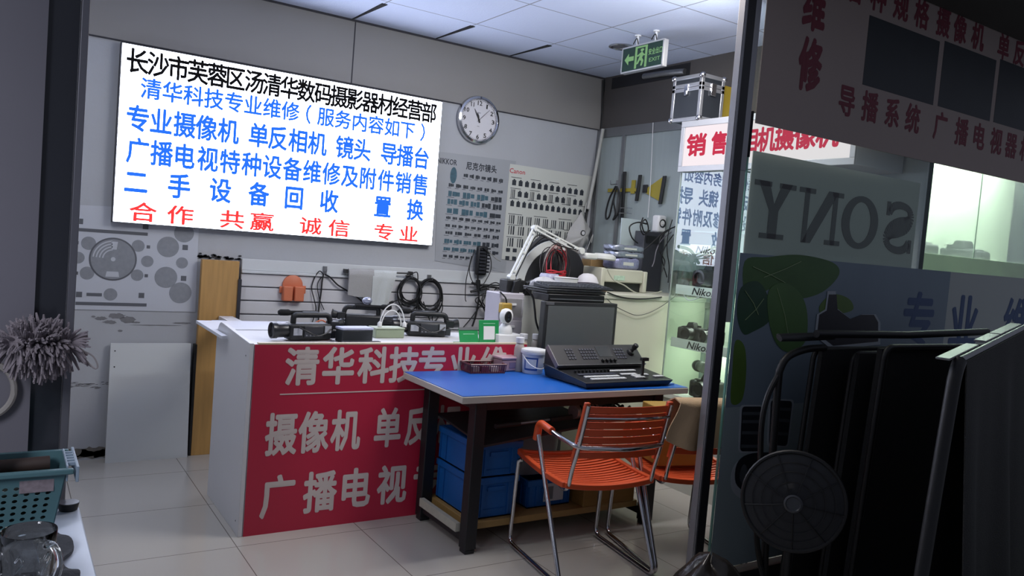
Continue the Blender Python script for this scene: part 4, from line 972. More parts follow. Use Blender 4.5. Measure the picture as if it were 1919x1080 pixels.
# ---- things on the mat
bm_ = mat('brown_plastic', '5a2a34', .3, var=.2)
p = P(905, 697, z=TZ)
t = thing('plastic_basket', 'small dark red openwork plastic basket on the blue mat', 'basket', (p.x, p.y, TZ), -.05, room=False)
MB().box(-.10, .10, -.055, .055, .001, .006).build('base', bm_, t)
m = MB(); n = MB()
for (x0, y0, x1, y1) in ((-.1, -.055, .1, -.055), (.1, -.055, .1, .055), (.1, .055, -.1, .055), (-.1, .055, -.1, -.055)):
    a, b = Vector((x0, y0, 0)), Vector((x1, y1, 0)); L_ = (b - a).length; k = int(L_ / .012)
    for i in range(k + 1):
        q = a.lerp(b, i / k); n.tube([q + Vector((0, 0, .006)), q * 1.04 + Vector((0, 0, .045))], .0022, 5)
    m.tube([a * 1.04 + Vector((0, 0, .046)), b * 1.04 + Vector((0, 0, .046))], .005, 6)
n.build('bars', bm_, t); m.build('rim', bm_, t)
for i in range(3): MB().box(-.08 + i * .055, -.04 + i * .055, -.035, .03, .007, .032).build('contents', [mat('grey_cells', '7a6a68', .5), bm_, mat('pale_cells', 'a9989a', .5)][i], t)
p = P(945, 697, z=TZ)
t = thing('pink_container', 'small cloudy pink plastic container behind the red basket', 'container', (p.x + .03, p.y + .035, TZ), .1, room=False)
pk = mat('cloudy_pink', 'a58a94', .25, var=.15, scale=15)
MB().box(-.06, .06, -.04, .04, .001, .065).build('body', pk, t, bevel=.008)
MB().box(-.064, .064, -.044, .044, .065, .078).build('lid', mat('pink_lid', 'b59aa6', .3), t, bevel=.004)
MB().box(-.01, .04, -.0415, -.04, .02, .05).build('label', mat('violet_label', '776a86', .5), t)
bt = mat('clear_bottle', 'b3aca6', .15, var=.1, alpha=.75); capm = mat('bottle_cap', 'cfcfd2', .4)
def bottle(label, px, py_, dy):
    p = P(px, py_, z=TZ)
    t = thing('spray_bottle', label, 'bottle', (p.x, p.y + dy, TZ), 0, 'clear bottles with white caps on the table', room=False)
    MB().lathe([(.001, .001), (.027, .001), (.028, .01), (.028, .125), (.020, .148), (.013, .155), (.001, .156)], (0, 0, 0), 22).build('bottle', bt, t)
    MB().lathe([(.014, .152), (.023, .153), (.023, .180), (.021, .182), (.001, .182)], (0, 0, 0), 20).build('cap', capm, t)
    MB().lathe([(.022, .004), (.0225, .005), (.0225, .06), (.001, .06)], (0, 0, 0), 18).build('liquid', mat('brown_liquid', '8a7464', .3), t)
bottle('front left clear bottle with a white cap beside the pink container', 974, 697, .02)
bottle('middle clear bottle with a white cap behind the bucket', 988, 690, .06)
bottle('rightmost clear bottle with a white cap, behind the bucket', 1012, 690, .06)
p = P(1006, 702, z=TZ)
t = thing('white_bucket', 'small white bucket with a blue label and a wire handle on the blue mat', 'bucket', (p.x, p.y + .045, TZ), -.1, room=False)
MB().lathe([(.001, .001), (.052, .001), (.054, .004), (.062, .105), (.068, .106), (.069, .118), (.064, .12), (.061, .116), (.052, .008), (.001, .007)], (0, 0, 0), 32).build('pail', white_p, t)
MB().lathe([(.0665, .12), (.068, .1215), (.066, .128), (.05, .131), (.001, .131)], (0, 0, 0), 30).build('lid', white_p, t)
bl = mat('label_blue', '2b4f93', .4)
def wrap(a0, a1, z0, z1, e, m, nm, par):
    def fn(u, v):
        z = z0 + (z1 - z0) * v; r = .0545 + .0075 * z / .105 + e; a = a0 + (a1 - a0) * u
        return (r * math.sin(a), -r * math.cos(a), z)
    return MB().sheet(fn, 12, 2).build(nm, m, par)
l_ = wrap(-1.35, -.05, .02, .088, .0006, bl, 'label', t); wrap(-1.2, -.2, .03, .08, .0012, mat('label_white', 'c8ccd2', .4, var=.2, scale=60), 'label_panel', l_)
MB().tube(bez([(-.066, 0, .10), (-.05, -.06, .055), (0, -.085, .035), (.05, -.06, .055), (.066, 0, .10)], 8), .003).build('handle', white_p, t)
# ---- video switcher console
a, b, c, d = P(1098, 724, z=TZ + .02), P(1262, 717, z=TZ + .02), P(1050, 690, z=TZ + .02), P(1195, 690, z=TZ + .02)
wx = (b - a).length; rz = math.atan2(b.y - a.y, b.x - a.x)
L0 = Matrix.Translation((a.x, a.y, TZ)) @ Matrix.Rotation(rz, 4, 'Z')
t = thing('video_switcher', 'black video switcher console with rows of white keys on the blue mat', 'switcher', (a.x, a.y, TZ), rz, room=False)
sw = mat('switcher_black', '1b1c1f', .38, var=.12); D = .36
MB().hexa([(.02, .015, .004), (wx - .02, .015, .004), (wx - .02, D, .004), (.02, D, .004), (0, 0, .034), (wx, 0, .034), (wx, D, .072), (0, D, .072)]).build('deck', sw, t, bevel=.004)
ft = MB()
for x in (.05, wx - .05):
    for y in (.05, D - .05): ft.cyl((x, y, .0), (x, y, .006), .012, n=12)
ft.build('foot', black_m, t)
Mp = Matrix.Translation((0, D * .66, .066)) @ Matrix.Rotation(math.radians(42), 4, 'X')
pn = MB().box(-.005, wx + .005, 0, .135, .0, .022, Mp); pn = pn.build('upper_panel', mat('panel_grey', '2a2b2e', .4), t, bevel=.005)
MB().box(-.0075, wx + .0075, -.002, .0005, -.002, .024, Mp).box(-.0075, -.005, 0, .135, -.002, .024, Mp).build('silver_edge', steel, t)
MB().hexa([(0.01, D * .66, .06), (wx - .01, D * .66, .06), (wx - .01, D, .06), (.01, D, .06), (.01, D * .66 + .1, .145), (wx - .01, D * .66 + .1, .145), (wx - .01, D, .145), (.01, D, .145)]).build('rear_case', sw, t)
kd = mat('key_dark', '3d3f4a', .4)
def keys(nm, x0, y0, nx, ny, sx, sy, kx, ky, M, m, hgt=.005, par=t, z=.0):
    q = MB()
    for i in range(nx):
        for j in range(ny): q.box(x0 + i * sx, x0 + i * sx + kx, y0 + j * sy, y0 + j * sy + ky, z, z + hgt, M)
    return q.build(nm, m, par, bevel=.001)
keys('key_block', .085 * wx / .6, .035, 3, 4, .018, .019, .012, .012, Mp, kd, .004, pn, .022)
keys('key_block', .18 * wx / .6, .035, 6, 4, .018, .019, .012, .012, Mp, kd, .004, pn, .022)
keys('key_block', .42 * wx / .6, .035, 4, 4, .018, .019, .012, .012, Mp, kd, .004, pn, .022)
sc_ = MB().box(.30 * wx / .6, .395 * wx / .6, .05, .12, .022, .0235, Mp).build('small_screen', mat('screen_dark', '3a3d40', .15), pn)
q = MB()
for i in range(4): c0 = Mp @ Vector(((.305 + .028 * i) * wx / .6, .022, .022)); q.lathe([(.010, 0), (.009, .016), (.001, .017)], c0, 14, Mp.to_3x3() @ Vector((0, 0, 1)))
q.build('knobs', black_m, pn)
c0 = Mp @ Vector((.535 * wx / .6, .075, .022)); nrm = Mp.to_3x3() @ Vector((.15, .1, 1))
MB().lathe([(.022, 0), (.02, .012), (.010, .016), (.008, .03), (.014, .034), (.015, .06), (.010, .064), (.001, .065)], c0, 18, nrm).build('joystick', black_m, pn)
sl_ = math.atan2(.038, D); Md = Matrix.Translation((0, 0, .034)) @ Matrix.Rotation(sl_, 4, 'X')
wk = mat('white_key', 'c3c5c6', .35)
for (x, y, n_) in ((.06, .035, 11), (.05, .075, 11)): keys('white_keys', x + .01, y, n_, 1, .0205, .02, .018, .022, Md, wk, .006, t, .001)
keys('white_keys', .05, .115, 12, 1, .0205, .02, .018, .022, Md, kd, .006, t, .001)
keys('knob_row', .06, .165, 10, 1, .0245, .02, .008, .012, Md, black_m, .014, t, .001)
keys('white_keys', .32, .10, 5, 1, .0215, .02, .019, .022, Md, wk, .006, t, .001); keys('white_keys', .29, .165, 6, 1, .0215, .02, .019, .02, Md, wk, .006, t, .001)
keys('white_keys', .37, .045, 3, 2, .0215, .026, .019, .022, Md, wk, .006, t, .001)
keys('white_keys', wx - .14, .085, 2, 1, .0225, .02, .019, .022, Md, wk, .006, t, .001); keys('white_keys', wx - .085, .05, 3, 1, .0225, .02, .019, .022, Md, wk, .006, t, .001); keys('white_keys', wx - .18, .165, 3, 1, .0215, .02, .019, .02, Md, wk, .006, t, .001)
o_ = Md @ Vector((wx - .165, .06, 0))
f = MB().box(o_.x - .012, o_.x + .012, o_.y - .03, o_.y + .07, o_.z, o_.z + .003).box(o_.x - .006, o_.x + .006, o_.y, o_.y + .012, o_.z, o_.z + .085).box(o_.x - .016, o_.x + .03, o_.y - .004, o_.y + .016, o_.z + .085, o_.z + .102)
f.build('fader_lever', black_m, t, bevel=.002)
t = thing('blue_notepad', 'small pale blue notepad at the right corner of the table mat', 'notepad', (2.98, 3.06, TZ), .1, room=False)
MB().box(-.05, .05, -.04, .04, .0008, .008).build('pages', mat('notepad_paper', '6f97c8', .5), t)
MB().box(-.05, .05, .032, .042, .0008, .0095).build('binding', bl, t)
# ================================================================== CHAIRS
och = mat('orange_slat', 'd2542c', .4, var=.05)
def make_chair(label, loc, rz):
    t = thing('armchair', label, 'chair', loc, rz, 'orange slatted armchairs at the table', room=False)
    hw = .222
    # seat: shallow dished slats between two side bars
    def zs(y): return .415 + .02 * ((y + .22) / .44) + .012 * ((abs(y) / .22) ** 2)
    s = MB()
    for i in range(15):
        y = -.205 + i * .029
        pts = [(x, y, zs(y) - .022 * (1 - (x / hw) ** 2)) for x in [-hw + 2 * hw * k / 10 for k in range(11)]]
        s.rings([[(p[0], p[1] - .0085, p[2] - .005), (p[0], p[1] + .0085, p[2] - .005), (p[0], p[1] + .0085, p[2] + .005), (p[0], p[1] - .0085, p[2] + .005)] for p in pts])
    tag(s.build('seat_slats', och, t, bevel=.002), None)
    f = MB()
    for sgn in (-1, 1):
        f.rings([[(sgn * (hw - .012), y, zs(y) - .012), (sgn * (hw + .012), y, zs(y) - .012), (sgn * (hw + .012), y, zs(y) + .012), (sgn * (hw - .012), y, zs(y) + .012)] for y in [-.225 + .45 * k / 12 for k in range(13)]])
    for y in (-.225, .225):
        f.rings([[(x, y - .013, zs(y) - .012 - .020 * (1 - (x / hw) ** 2)), (x, y + .013, zs(y) - .012 - .020 * (1 - (x / hw) ** 2)), (x, y + .013, zs(y) + .012 - .020 * (1 - (x / hw) ** 2)), (x, y - .013, zs(y) + .012 - .02 * (1 - (x / hw) ** 2))] for x in [-hw + 2 * hw * k / 10 for k in range(11)]])
    f.build('seat_frame', och, t, bevel=.003)
    # backrest
    def yb(z): return -.225 - .10 * max(0, (z - .45)) / .35 - .03 * (1 - min(1, (z - .41) / .1)) * 0
    b = MB()
    for i in range(7):
        z = .565 + i * .034
        pts = [(x, yb(z) - .028 * (1 - (x / .205) ** 2), z) for x in [-.205 + .41 * k / 10 for k in range(11)]]
        b.rings([[(p[0], p[1] - .005, p[2] - .0152), (p[0], p[1] + .006, p[2] - .011), (p[0], p[1] + .006, p[2] + .011), (p[0], p[1] - .005, p[2] + .0152)] for p in pts])
    b.build('backrest_slats', och, t, bevel=.002)
    for sgn in (-1, 1):
        MB().rings([[(sgn * .205 - .011, yb(z) - .010, z), (sgn * .205 + .011, yb(z) - .010, z), (sgn * .205 + .011, yb(z) + .010, z), (sgn * .205 - .011, yb(z) + .010, z)] for z in [.53 + .27 * k / 6 for k in range(7)]]).build('backrest_side', och, t, bevel=.003)
        pts = bez([(sgn * .20, -.14, .405), (sgn * .205, -.20, .402), (sgn * .207, -.232, .43), (sgn * .207, yb(.50) - .012, .50), (sgn * .206, yb(.6) - .018, .60), (sgn * .205, yb(.79) - .014, .79)], 6)
        MB().tube(pts, .0095, 10).build('back_post', chrome, t)
    MB().tube(bez([(-.205, yb(.735) - .02, .735), (0, yb(.735) - .046, .735), (.205, yb(.735) - .02, .735)], 8), .007, 8).build('cross_bar', chrome, t)
    # sled legs: seat front - floor - rear - armrest, one each side
    AY = .0; W_ = .236
    for sgn in (-1, 1):
        x = sgn * W_
        leg = bend([(sgn * .225, .19, .418), (x, .20, .41), (x, .228, .012), (x, -.285, .012), (x, AY + .035, .60)], .05)
        MB().tube(leg, .0105, 10).build('leg', chrome, t)
        MB().tube([(x, .17, .0035), (x, -.22, .0035)], .0035, 6).build('floor_glide', black_m, t)
    arm = bend([(-W_, AY + .035, .595), (-W_, AY + .02, .635), (-W_, -.17, .62), (-.215, -.295, .605), (0, -.335, .60), (.215, -.295, .605), (W_, -.17, .62), (W_, AY + .02, .635), (W_, AY + .035, .595)], .04)
    MB().tube(arm, .0105, 10).build('arm_rail', chrome, t)
    for sgn in (-1, 1):
        x = sgn * W_
        MB().tube(bend([(x, AY + .037, .555), (x, AY + .022, .637), (x, -.10, .6265)], .035), .0175, 10).build('armrest_pad', och, t)
    return t
rz1 = math.radians(-8)
make_chair('orange slatted armchair with chrome sled legs, nearest the doorway and bare', (2.285, 2.80, 0), rz1)
make_chair('orange slatted armchair behind the post, with a towel over its back', (2.80, 2.713, 0), math.radians(-14))
q_ = Matrix.Translation((2.80, 2.713, 0)) @ Matrix.Rotation(math.radians(-14), 4, 'Z') @ Vector((.0, .04, .432))
boxthing('cardboard_box', 'tan cardboard box standing on the seat of the chair with the towel', 'box', tuple(q_), (.30, .20, .27), mat('tan_cardboard', '9a7a32', .7, var=.1), math.radians(-14))
tan = mat('tan_towel', 'b59a78', .95, bump=.5, bscale=200, var=.08)
Mc = Matrix.Translation((2.80, 2.713, 0)) @ Matrix.Rotation(math.radians(-14), 4, 'Z')
def fn(u, v):                                        # over the top of the backrest, longer behind
    x = -.285 + .32 * u
    if v < .3: z = .81 - .14 * (1 - v / .3); y = -.295 - .0 + .012
    else:
        k = (v - .3) / .7; z = .815 - (.15 + .06 * math.sin(u * 3 + .3) - .12 * (1 - u) * 0) * k + .0; y = -.395 - .02 * k
    y += .014 * math.sin(u * 14 + 1) * max(0, (v - .3)) * 1.6; x += .02 * math.sin(v * 5) * (1 - u) - (.03 * (1 - u) * max(0, v - .3))
    if abs(v - .3) < .02: y = -.345
    return Mc @ Vector((x, y, z))
tag(MB().sheet(fn, 30, 20, .005).build('hand_towel', tan, angle=80), 'tan towel draped over the back of the chair behind the post', 'towel')
# ================================================================== RIGHT SIDE: GLASS CASE, LIT HEADER, EXIT SIGN, PARTITION
GX, GY1, GY0 = 3.53, 3.63, 3.04
case_w = mat('case_white', 'c9ccc4', .45, var=.03)
clear = glass('showcase_glass', (.93, .98, .96), 1.85)
shelf_g = glass('shelf_glass', (.9, .97, .94), 1.5, haze=.08)
t = thing('glass_showcase', 'tall glass display case of cameras on lit shelves, right of the cream counter', 'display case', (3.72, 3.3, 0))
MB().box(GX + .002, 3.915, GY0, GY1, 0, .565).build('base_cabinet', mat('base_white', 'b9b9b4', .5), t)
MB().box(GX - .012, GX + .002, GY0, GY1 + .004, .545, .575).build('base_ledge', case_w, t)
MB().box(3.905, 3.918, GY0, GY1 - .006, .565, 1.94).build('back_panel', mat('case_back', 'd3dacb', .6), t)
MB().box(GX, GX + .006, GY0, GY1, .575, 1.94).build('front_glass', clear, t)
MB().box(GX + .006, 3.905, GY1 - .006, GY1, .575, 1.94).build('end_glass', clear, t)
MB().box(GX + .006, 3.905, GY0, GY0 + .006, .575, 1.94).build('end_panel', case_w, t)
MB().box(GX - .004, GX + .003, GY1 - .004, GY1 + .004, .575, 1.94).build('corner_strip', mat('case_edge', '8f9a92', .3), t)
for z in (.90, 1.235, 1.58):
    MB().box(GX + .02, 3.9, GY0 + .01, GY1 - .012, z, z + .008).build('shelf', shelf_g, t)
def strip(z, name='price_strip', text=True):
    s = MB().box(GX + .010, GX + .016, GY0 + .1, GY1 - .035, z - .028, z + .030).build(name, mat('strip_white', 'd9dcd4', .35), t)
    if text: letters('lettering', black_m, s, [('Nikon', -3.36, 0, .19, .042)], (GX + .010, 0, z), -Y, Z, -X, .001, .018, fit=True, shear=.25)
strip(1.222); strip(.893); strip(1.475)
for z, p_ in ((1.225, 2.0), (.892, 2.0)):
    area('case_led', (3.80, 3.33, z - .012), (.06, .5), p_, (.93, 1, .88))
def dslr(label, loc, rz, s=1.0, flash=False, m=None):
    t = thing('camera', label, 'camera', loc, rz, 'cameras in the glass case', room=False)
    m = m or black_m
    b = MB().box(-.06 * s, .06 * s, -.028 * s, .028 * s, .0005, .075 * s); b.build('body', m, t, bevel=.008 * s)
    MB().hexa([(-.028 * s, -.026 * s, .072 * s), (.028 * s, -.026 * s, .072 * s), (.028 * s, .026 * s, .072 * s), (-.028 * s, .026 * s, .072 * s), (-.016 * s, -.022 * s, .10 * s), (.016 * s, -.022 * s, .10 * s), (.016 * s, .018 * s, .10 * s), (-.016 * s, .018 * s, .10 * s)]).build('viewfinder_hump', m, t, bevel=.004 * s)
    MB().box(-.068 * s, -.036 * s, -.045 * s, .02 * s, .002, .07 * s).build('grip', m, t, bevel=.010 * s)
    MB().lathe([(.032 * s, .02 * s), (.034 * s, .05 * s), (.031 * s, .055 * s), (.033 * s, .085 * s), (.024 * s, .086 * s), (.02 * s, .076 * s), (.001, .074 * s)], (.008 * s, 0, .04 * s), 22, (0, -1, 0)).build('lens', mat('lens_black', '1b1b1e', .3), t)
    MB().cyl((.042 * s, 0, .075 * s), (.042 * s, 0, .086 * s), .011 * s, n=14).build('dial', m, t)
    return t
R90 = -PI / 2
dslr('black camera on the middle shelf, farther from the post', (3.64, 3.52, .909), R90 + .2, 1.15)
dslr('black camera on the middle shelf, nearer the post', (3.66, 3.36, .909), R90 - .1, 1.15)
dslr('dark camera on the upper shelf behind the price strip', (3.66, 3.42, 1.244), R90, 1.5, m=mat('grey_black', '232629', .5))
dslr('large dark camera at the bottom of the glass case', (3.66, 3.36, .576), R90 + .1, 1.5)
t = thing('zoom_lens', 'grey lens lying on top of the large camera at the bottom of the case', 'lens', (3.64, 3.36, .727))
MB().lathe([(.001, 0), (.03, 0), (.033, .01), (.033, .05), (.028, .055), (.028, .09), (.034, .1), (.034, .13), (.024, .132), (.02, .12), (.001, .118)], (3.64, 3.46, .765), 24, (-.35, -1, 0)).build('barrel', mat('lens_grey', '6d726c', .4, .3), t)
MB().lathe([(.0335, .02), (.0355, .022), (.0355, .044), (.0335, .046)], (3.64, 3.46, .765), 24, (-.35, -1, 0)).build('grip_ring', black_m, t)
# loose white cords and a probe lying on the upper shelf
t = thing('loose_wire', 'white cord with a black plug drooping over the price strip in the glass case', 'cord', (3.6, 3.45, 1.25))
MB().tube(bez([(3.56, 3.56, 1.25), (3.553, 3.54, 1.20), (3.553, 3.50, 1.165), (3.553, 3.45, 1.17), (3.553, 3.40, 1.19)]), .004).build('cord', white_p, t)
MB().tube([(3.552, 3.40, 1.192), (3.552, 3.34, 1.205)], .006).build('plug', black_m, t)
# ---- lit header box
HY0, HY1 = 2.42, 3.635
t = thing('header_lightbox', 'lit white header box with red Chinese lettering above the glass case', 'sign', (3.7, 3.03, 1.945))
MB().box(3.515, 3.915, HY0, HY1, 1.945, 2.25).build('housing', mat('header_frame', 'a9abb0', .45, .2), t, bevel=.003)
MB().box(3.5, 3.515, HY0, HY1, 2.215, 2.252).box(3.5, 3.515, HY0, HY1, 1.943, 1.978).box(3.5, 3.515, HY1 - .03, HY1, 1.978, 2.215).box(3.5, 3.515, HY0, HY0 + .03, 1.978, 2.215).build('front_frame', mat('header_frame', 'a9abb0'), t, bevel=.002)
MB().box(3.508, 3.514, HY0 + .03, HY1 - .03, 1.978, 2.215).build('lit_face', emit('header_light', 'fbeff4', 1.0), t)
hr = emit('header_red_film', 'e0405c', .8)
pts = [P(a, b, x=3.507) for a, b in ((1305, 272), (1347, 269), (1378, 268), (1404, 267), (1436, 266), (1470, 265), (1508, 264), (1550, 263))]
letters('lettering', hr, t, [(c, -p.y, 0, min(.165, [abs(pts[i].y - pts[j].y) for i in range(8) for j in (i - 1, i + 1) if 0 <= j < 8 and pts[i] == p][-1] * 1.02), .14) for c, p in zip('销售照相机摄像机', pts)], (3.508, 0, 2.10), -Y, Z, -X, .002, .035)
# nearer red cabinet under the header
t = thing('red_cabinet', 'red fronted cabinet with a white letter seen through the gap beside the post', 'cabinet', (3.72, 2.74, 0))
MB().box(3.56, 3.91, 2.46, 3.03, 0, 1.0).build('body', mat('cabinet_dark', '3a1218', .5), t)
MB().box(3.552, 3.56, 2.46, 3.03, .40, .83).build('front_panel', mat('cabinet_red', 'a01c2c', .45), t)
pp_ = P(1370, 722, x=3.55)
letters('lettering', white_p, t, [('I', -pp_.y, 0, .055, .12), ('H', -pp_.y + .1, 0, .07, .12)][:1], (3.552, 0, pp_.z), -Y, Z, -X, .002, .02, fit=True)
# ---- aluminium flight case on the header, yellow carton beside
c0, c1 = P(1251, 221, x=3.5), P(1309, 219, x=3.5)
fy0, fy1 = c1.y, c1.y + .25; fz0, fz1 = 2.254, 2.535; fx0, fx1 = 3.503, 3.70
blk = mat('case_panel_black', '262a30', .45); aluc = mat('case_aluminium', 'b0b2b8', .3, .7)
t = thing('flight_case', 'black flight case with aluminium edges on top of the lit header', 'case', ((fx0 + fx1) / 2, (fy0 + fy1) / 2, fz0))
zs_ = fz1 - .075
MB().box(fx0 + .004, fx1 - .004, fy0 + .004, fy1 - .004, fz0 + .003, zs_ - .004).build('lower_shell', blk, t)
MB().box(fx0 + .004, fx1 - .004, fy0 + .004, fy1 - .004, zs_ + .002, fz1 - .002).build('lid', blk, t)
m = MB(); e = .024
for x in (fx0, fx1 - e):
    for y in (fy0, fy1 - e): m.box(x, x + e, y, y + e, fz0, fz1)
for z in (fz0, zs_ - e, zs_ + .001, fz1 - e):
    hh = e if z != zs_ - e else e - .001
    for y in (fy0, fy1 - e): m.box(fx0, fx1, y, y + e, z, z + hh)
    for x in (fx0, fx1 - e): m.box(x, x + e, fy0, fy1, z, z + hh)
m.build('edge_frame', aluc, t, bevel=.003)
m = MB()
for x in (fx0, fx1):
    for y in (fy0, fy1):
        for z in (fz0 + .012, fz1 - .012): m.ball((x + (.006 if x == fx0 else -.006), y + (.006 if y == fy0 else -.006), z), .02, 1, 1, 1, 10)
m.build('ball_corners', chrome, t)
MB().box(fx0 - .006, fx0 + .002, (fy0 + fy1) / 2 - .015, (fy0 + fy1) / 2 + .015, zs_ - .045, zs_ + .02).box(fx0 - .012, fx0 - .004, (fy0 + fy1) / 2 - .01, (fy0 + fy1) / 2 + .01, zs_ - .05, zs_ - .02).build('latch', chrome, t, bevel=.002)
MB().box((fx0 + fx1) / 2 - .02, (fx0 + fx1) / 2 + .02, fy0 - .008, fy0 + .002, zs_ - .05, zs_ + .025).build('latch', chrome, t, bevel=.002)
boxthing('yellow_carton', 'yellow carton standing behind the flight case on the lit header', 'carton', (3.81, fy0 + .17, 2.2535), (.14, .2, .26), mat('yellow_carton', 'a8902f', .6), 0)
# ---- exit sign hung from the ceiling
EX = 3.26
q = [P(1167, 90, x=EX), P(1242, 77, x=EX), P(1242, 125, x=EX), P(1166, 133, x=EX)]
ey1, ey0 = (q[0].y + q[3].y) / 2, (q[1].y + q[2].y) / 2; ez1, ez0 = (q[0].z + q[1].z) / 2, (q[2].z + q[3].z) / 2
t = thing('exit_sign', 'green running man exit sign hung from the ceiling on two rods', 'sign', (EX, (ey0 + ey1) / 2, ez0))
MB().box(EX + .001, EX + .035, ey0 - .006, ey1 + .006, ez0 - .006, ez1 + .006).build('housing', mat('exit_housing', 'b5b6b8', .35, .4), t, bevel=.003)
fb = MB().box(EX - .002, EX + .001, ey0, ey1, ez0, ez1).build('face', mat('exit_dark_green', '173026', .35), t)
MB().box(EX - .003, EX + .002, ey0 - .006, ey1 + .006, ez1 - .003, ez1 + .006).box(EX - .003, EX + .002, ey0 - .006, ey1 + .006, ez0 - .006, ez0 + .003).box(EX - .003, EX + .002, ey0 - .006, ey0 + .003, ez0, ez1).box(EX - .003, EX + .002, ey1 - .003, ey1 + .006, ez0, ez1).build('face_frame', mat('exit_housing', 'b5b6b8'), t)
lite = emit('exit_pale_green', '9fd49a', .55)
ew = ey1 - ey0; eh = ez1 - ez0; o = (EX - .002, ey1, ez0)
def ep(poly, m, nm, d=.0012): return MB().prism([(a * ew, b * eh) for a, b in poly], o, -Y, Z, d, n=(-1, 0, 0)).build(nm, m, fb)
ep([(.07, .5), (.17, .74), (.17, .6), (.30, .6), (.30, .42), (.17, .42), (.17, .26)], lite, 'arrow')
ep([(.33, .06), (.33, .95), (.63, .95), (.63, .06), (.58, .06), (.58, .88), (.38, .88), (.38, .06)], lite, 'door_outline')
ep([(.50, .70), (.55, .78), (.52, .84), (.47, .82), (.46, .76)], lite, 'running_man')
ep([(.42, .62), (.50, .72), (.55, .60), (.60, .58), (.60, .54), (.53, .54), (.51, .46), (.55, .34), (.52, .14), (.48, .14), (.50, .32), (.46, .38), (.42, .24), (.34, .20), (.34, .25), (.39, .29), (.44, .5), (.46, .6), (.42, .54), (.38, .54), (.38, .58)], lite, 'running_man')
letters('lettering', lite, fb, [(c, (.70 + .085 * i) * ew, .62 * eh, .082 * ew, .27 * eh) for i, c in enumerate('安全出口')], o, -Y, Z, -X, .001, .02)
letters('lettering', lite, fb, [('EXIT', .82 * ew, .30 * eh, .26 * ew, .15 * eh)], o, -Y, Z, -X, .001, .0, fit=True)
for k in (.30, .75):
    y = ey1 - ew * k
    MB().cyl((EX + .018, y, ez1), (EX + .018, y, H - .006), .008, n=10).cyl((EX + .018, y, H - .008), (EX + .018, y, H), .02, n=14).build('hanging_rod', white_p, t)
    MB().tube(bez([(EX + .01, y - .02, ez1 + .005), (EX + .01, y, ez1 + .05), (EX + .01, y + .03, ez1 + .02)]), .003).build('wire', cable_m, t)
p = P(1165, 87, z=H)
t = thing('downlight', 'round recessed ceiling light just left of the exit sign', 'ceiling light', (p.x, p.y, H))
MB().lathe([(.085, 0), (.085, -.006), (.07, -.010), (.06, -.004), (.06, -.0005)], (p.x, p.y, H), 30).build('ring', chrome, t)
MB().lathe([(.001, -.003), (.058, -.003), (.058, -.0005), (.001, -.0005)], (p.x, p.y, H), 26).build('reflector', mat('downlight_inner', '8a8a90', .3, .5), t)
t = thing('ceiling_duct', 'silver flexible duct showing in the gap above the partition', 'duct', (3.9, 4.4, 2.70))
MB().tube(bez([(3.915, 4.08, 2.695), (3.905, 4.25, 2.705), (3.915, 4.5, 2.715)], 10), .022, 12).build('duct', mat('duct_silver', '8f9092', .3, .8, bump=.8, bscale=60), t)
# ---- straps and cables hung on the partition
PX = XP - .014
def part_box(mb, px0, px1, z0, z1, d=.012, tilt=0):
    a, b = P(px0[0], px0[1], x=PX), P(px1[0], px1[1], x=PX)
    return mb.prism([(-.016, 0), (.016, 0), (.016, 1), (-.016, 1)], a, Y, (b - a), d, n=(-1, 0, 0))
yel = mat('yellow_tape', '9a8b2e', .5, var=.15)
hang_g = 'black straps hung on the partition'
for lb, a, b in (('leftmost black strap on the partition beside the hook of cables', (1166, 418), (1172, 322)), ('middle black strap on the partition, crossed by a yellow tape', (1194, 377), (1201, 328)), ('rightmost black strap on the partition beside the yellow fan shape', (1238, 383), (1247, 330))):
    tag(part_box(MB(), a, b, 0, 0).build('black_strap', black_m, bevel=.003), lb, 'strap', hang_g)
a, b = P(1138, 354, x=PX + .0), P(1196, 356, x=PX)
t = thing('yellow_tape', 'yellow tape stuck across the partition behind the black straps', 'tape', (PX, b.y, b.z))
MB().box(PX + .006, PX + .012, b.y, a.y, b.z - .012, b.z + .014).build('long_tape', yel, t)
a = P(1186, 340, x=PX); MB().box(PX + .005, PX + .0115, a.y - .02, a.y + .02, a.z - .09, a.z + .01).build('tape_patch', yel, t)
a, b = P(1208, 358, x=PX), P(1240, 332, x=PX); c = P(1236, 378, x=PX)
t = tag(MB().prism([(0, -.012), (-(a.y - b.y), (c.z - a.z)), (-(a.y - b.y), (b.z - a.z)), (0, .012)], (PX + .012, a.y, a.z), Y, Z, .006, n=(-1, 0, 0)).build('yellow_fan', yel), 'yellow fan shaped tape piece on the partition by the right strap', 'tape')
a = P(1208, 354, x=PX); tag(MB().box(PX, PX + .012, a.y - .024, a.y + .024, a.z - .028, a.z + .03).build('black_patch', black_m, bevel=.003), 'small black patch stuck on the partition between two straps', 'patch')
t = thing('partition_hook', 'metal hook on the partition holding two loops of black cable', 'hook', (PX, P(1154, 345, x=PX).y, P(1154, 345, x=PX).z))
h_ = P(1154, 345, x=PX - .01)
MB().box(PX, PX + .01, h_.y - .012, h_.y + .012, h_.z - .02, h_.z + .03).tube(bend([h_ + Vector((.01, 0, 0)), h_ + Vector((-.05, 0, -.01)), h_ + Vector((-.055, 0, .02))], .01), .004).build('hook', steel, t)
t = thing('hanging_loop', 'two long loops of black cable hanging from the partition hook', 'cable', tuple(h_))
for pxs in ([(1154, 349), (1143, 370), (1136, 395), (1136, 410), (1142, 405), (1148, 380), (1155, 352)], [(1156, 349), (1150, 375), (1153, 400), (1149, 412), (1158, 400), (1162, 375), (1157, 352)]):
    MB().tube(bez([P(u, v, x=PX - .03) for u, v in pxs], 6), .007, 7).build('loop', cable_m, t)
a = [P(u, v, x=PX - .002) for u, v in ((1224, 230), (1221, 300), (1218, 360), (1214, 408))]
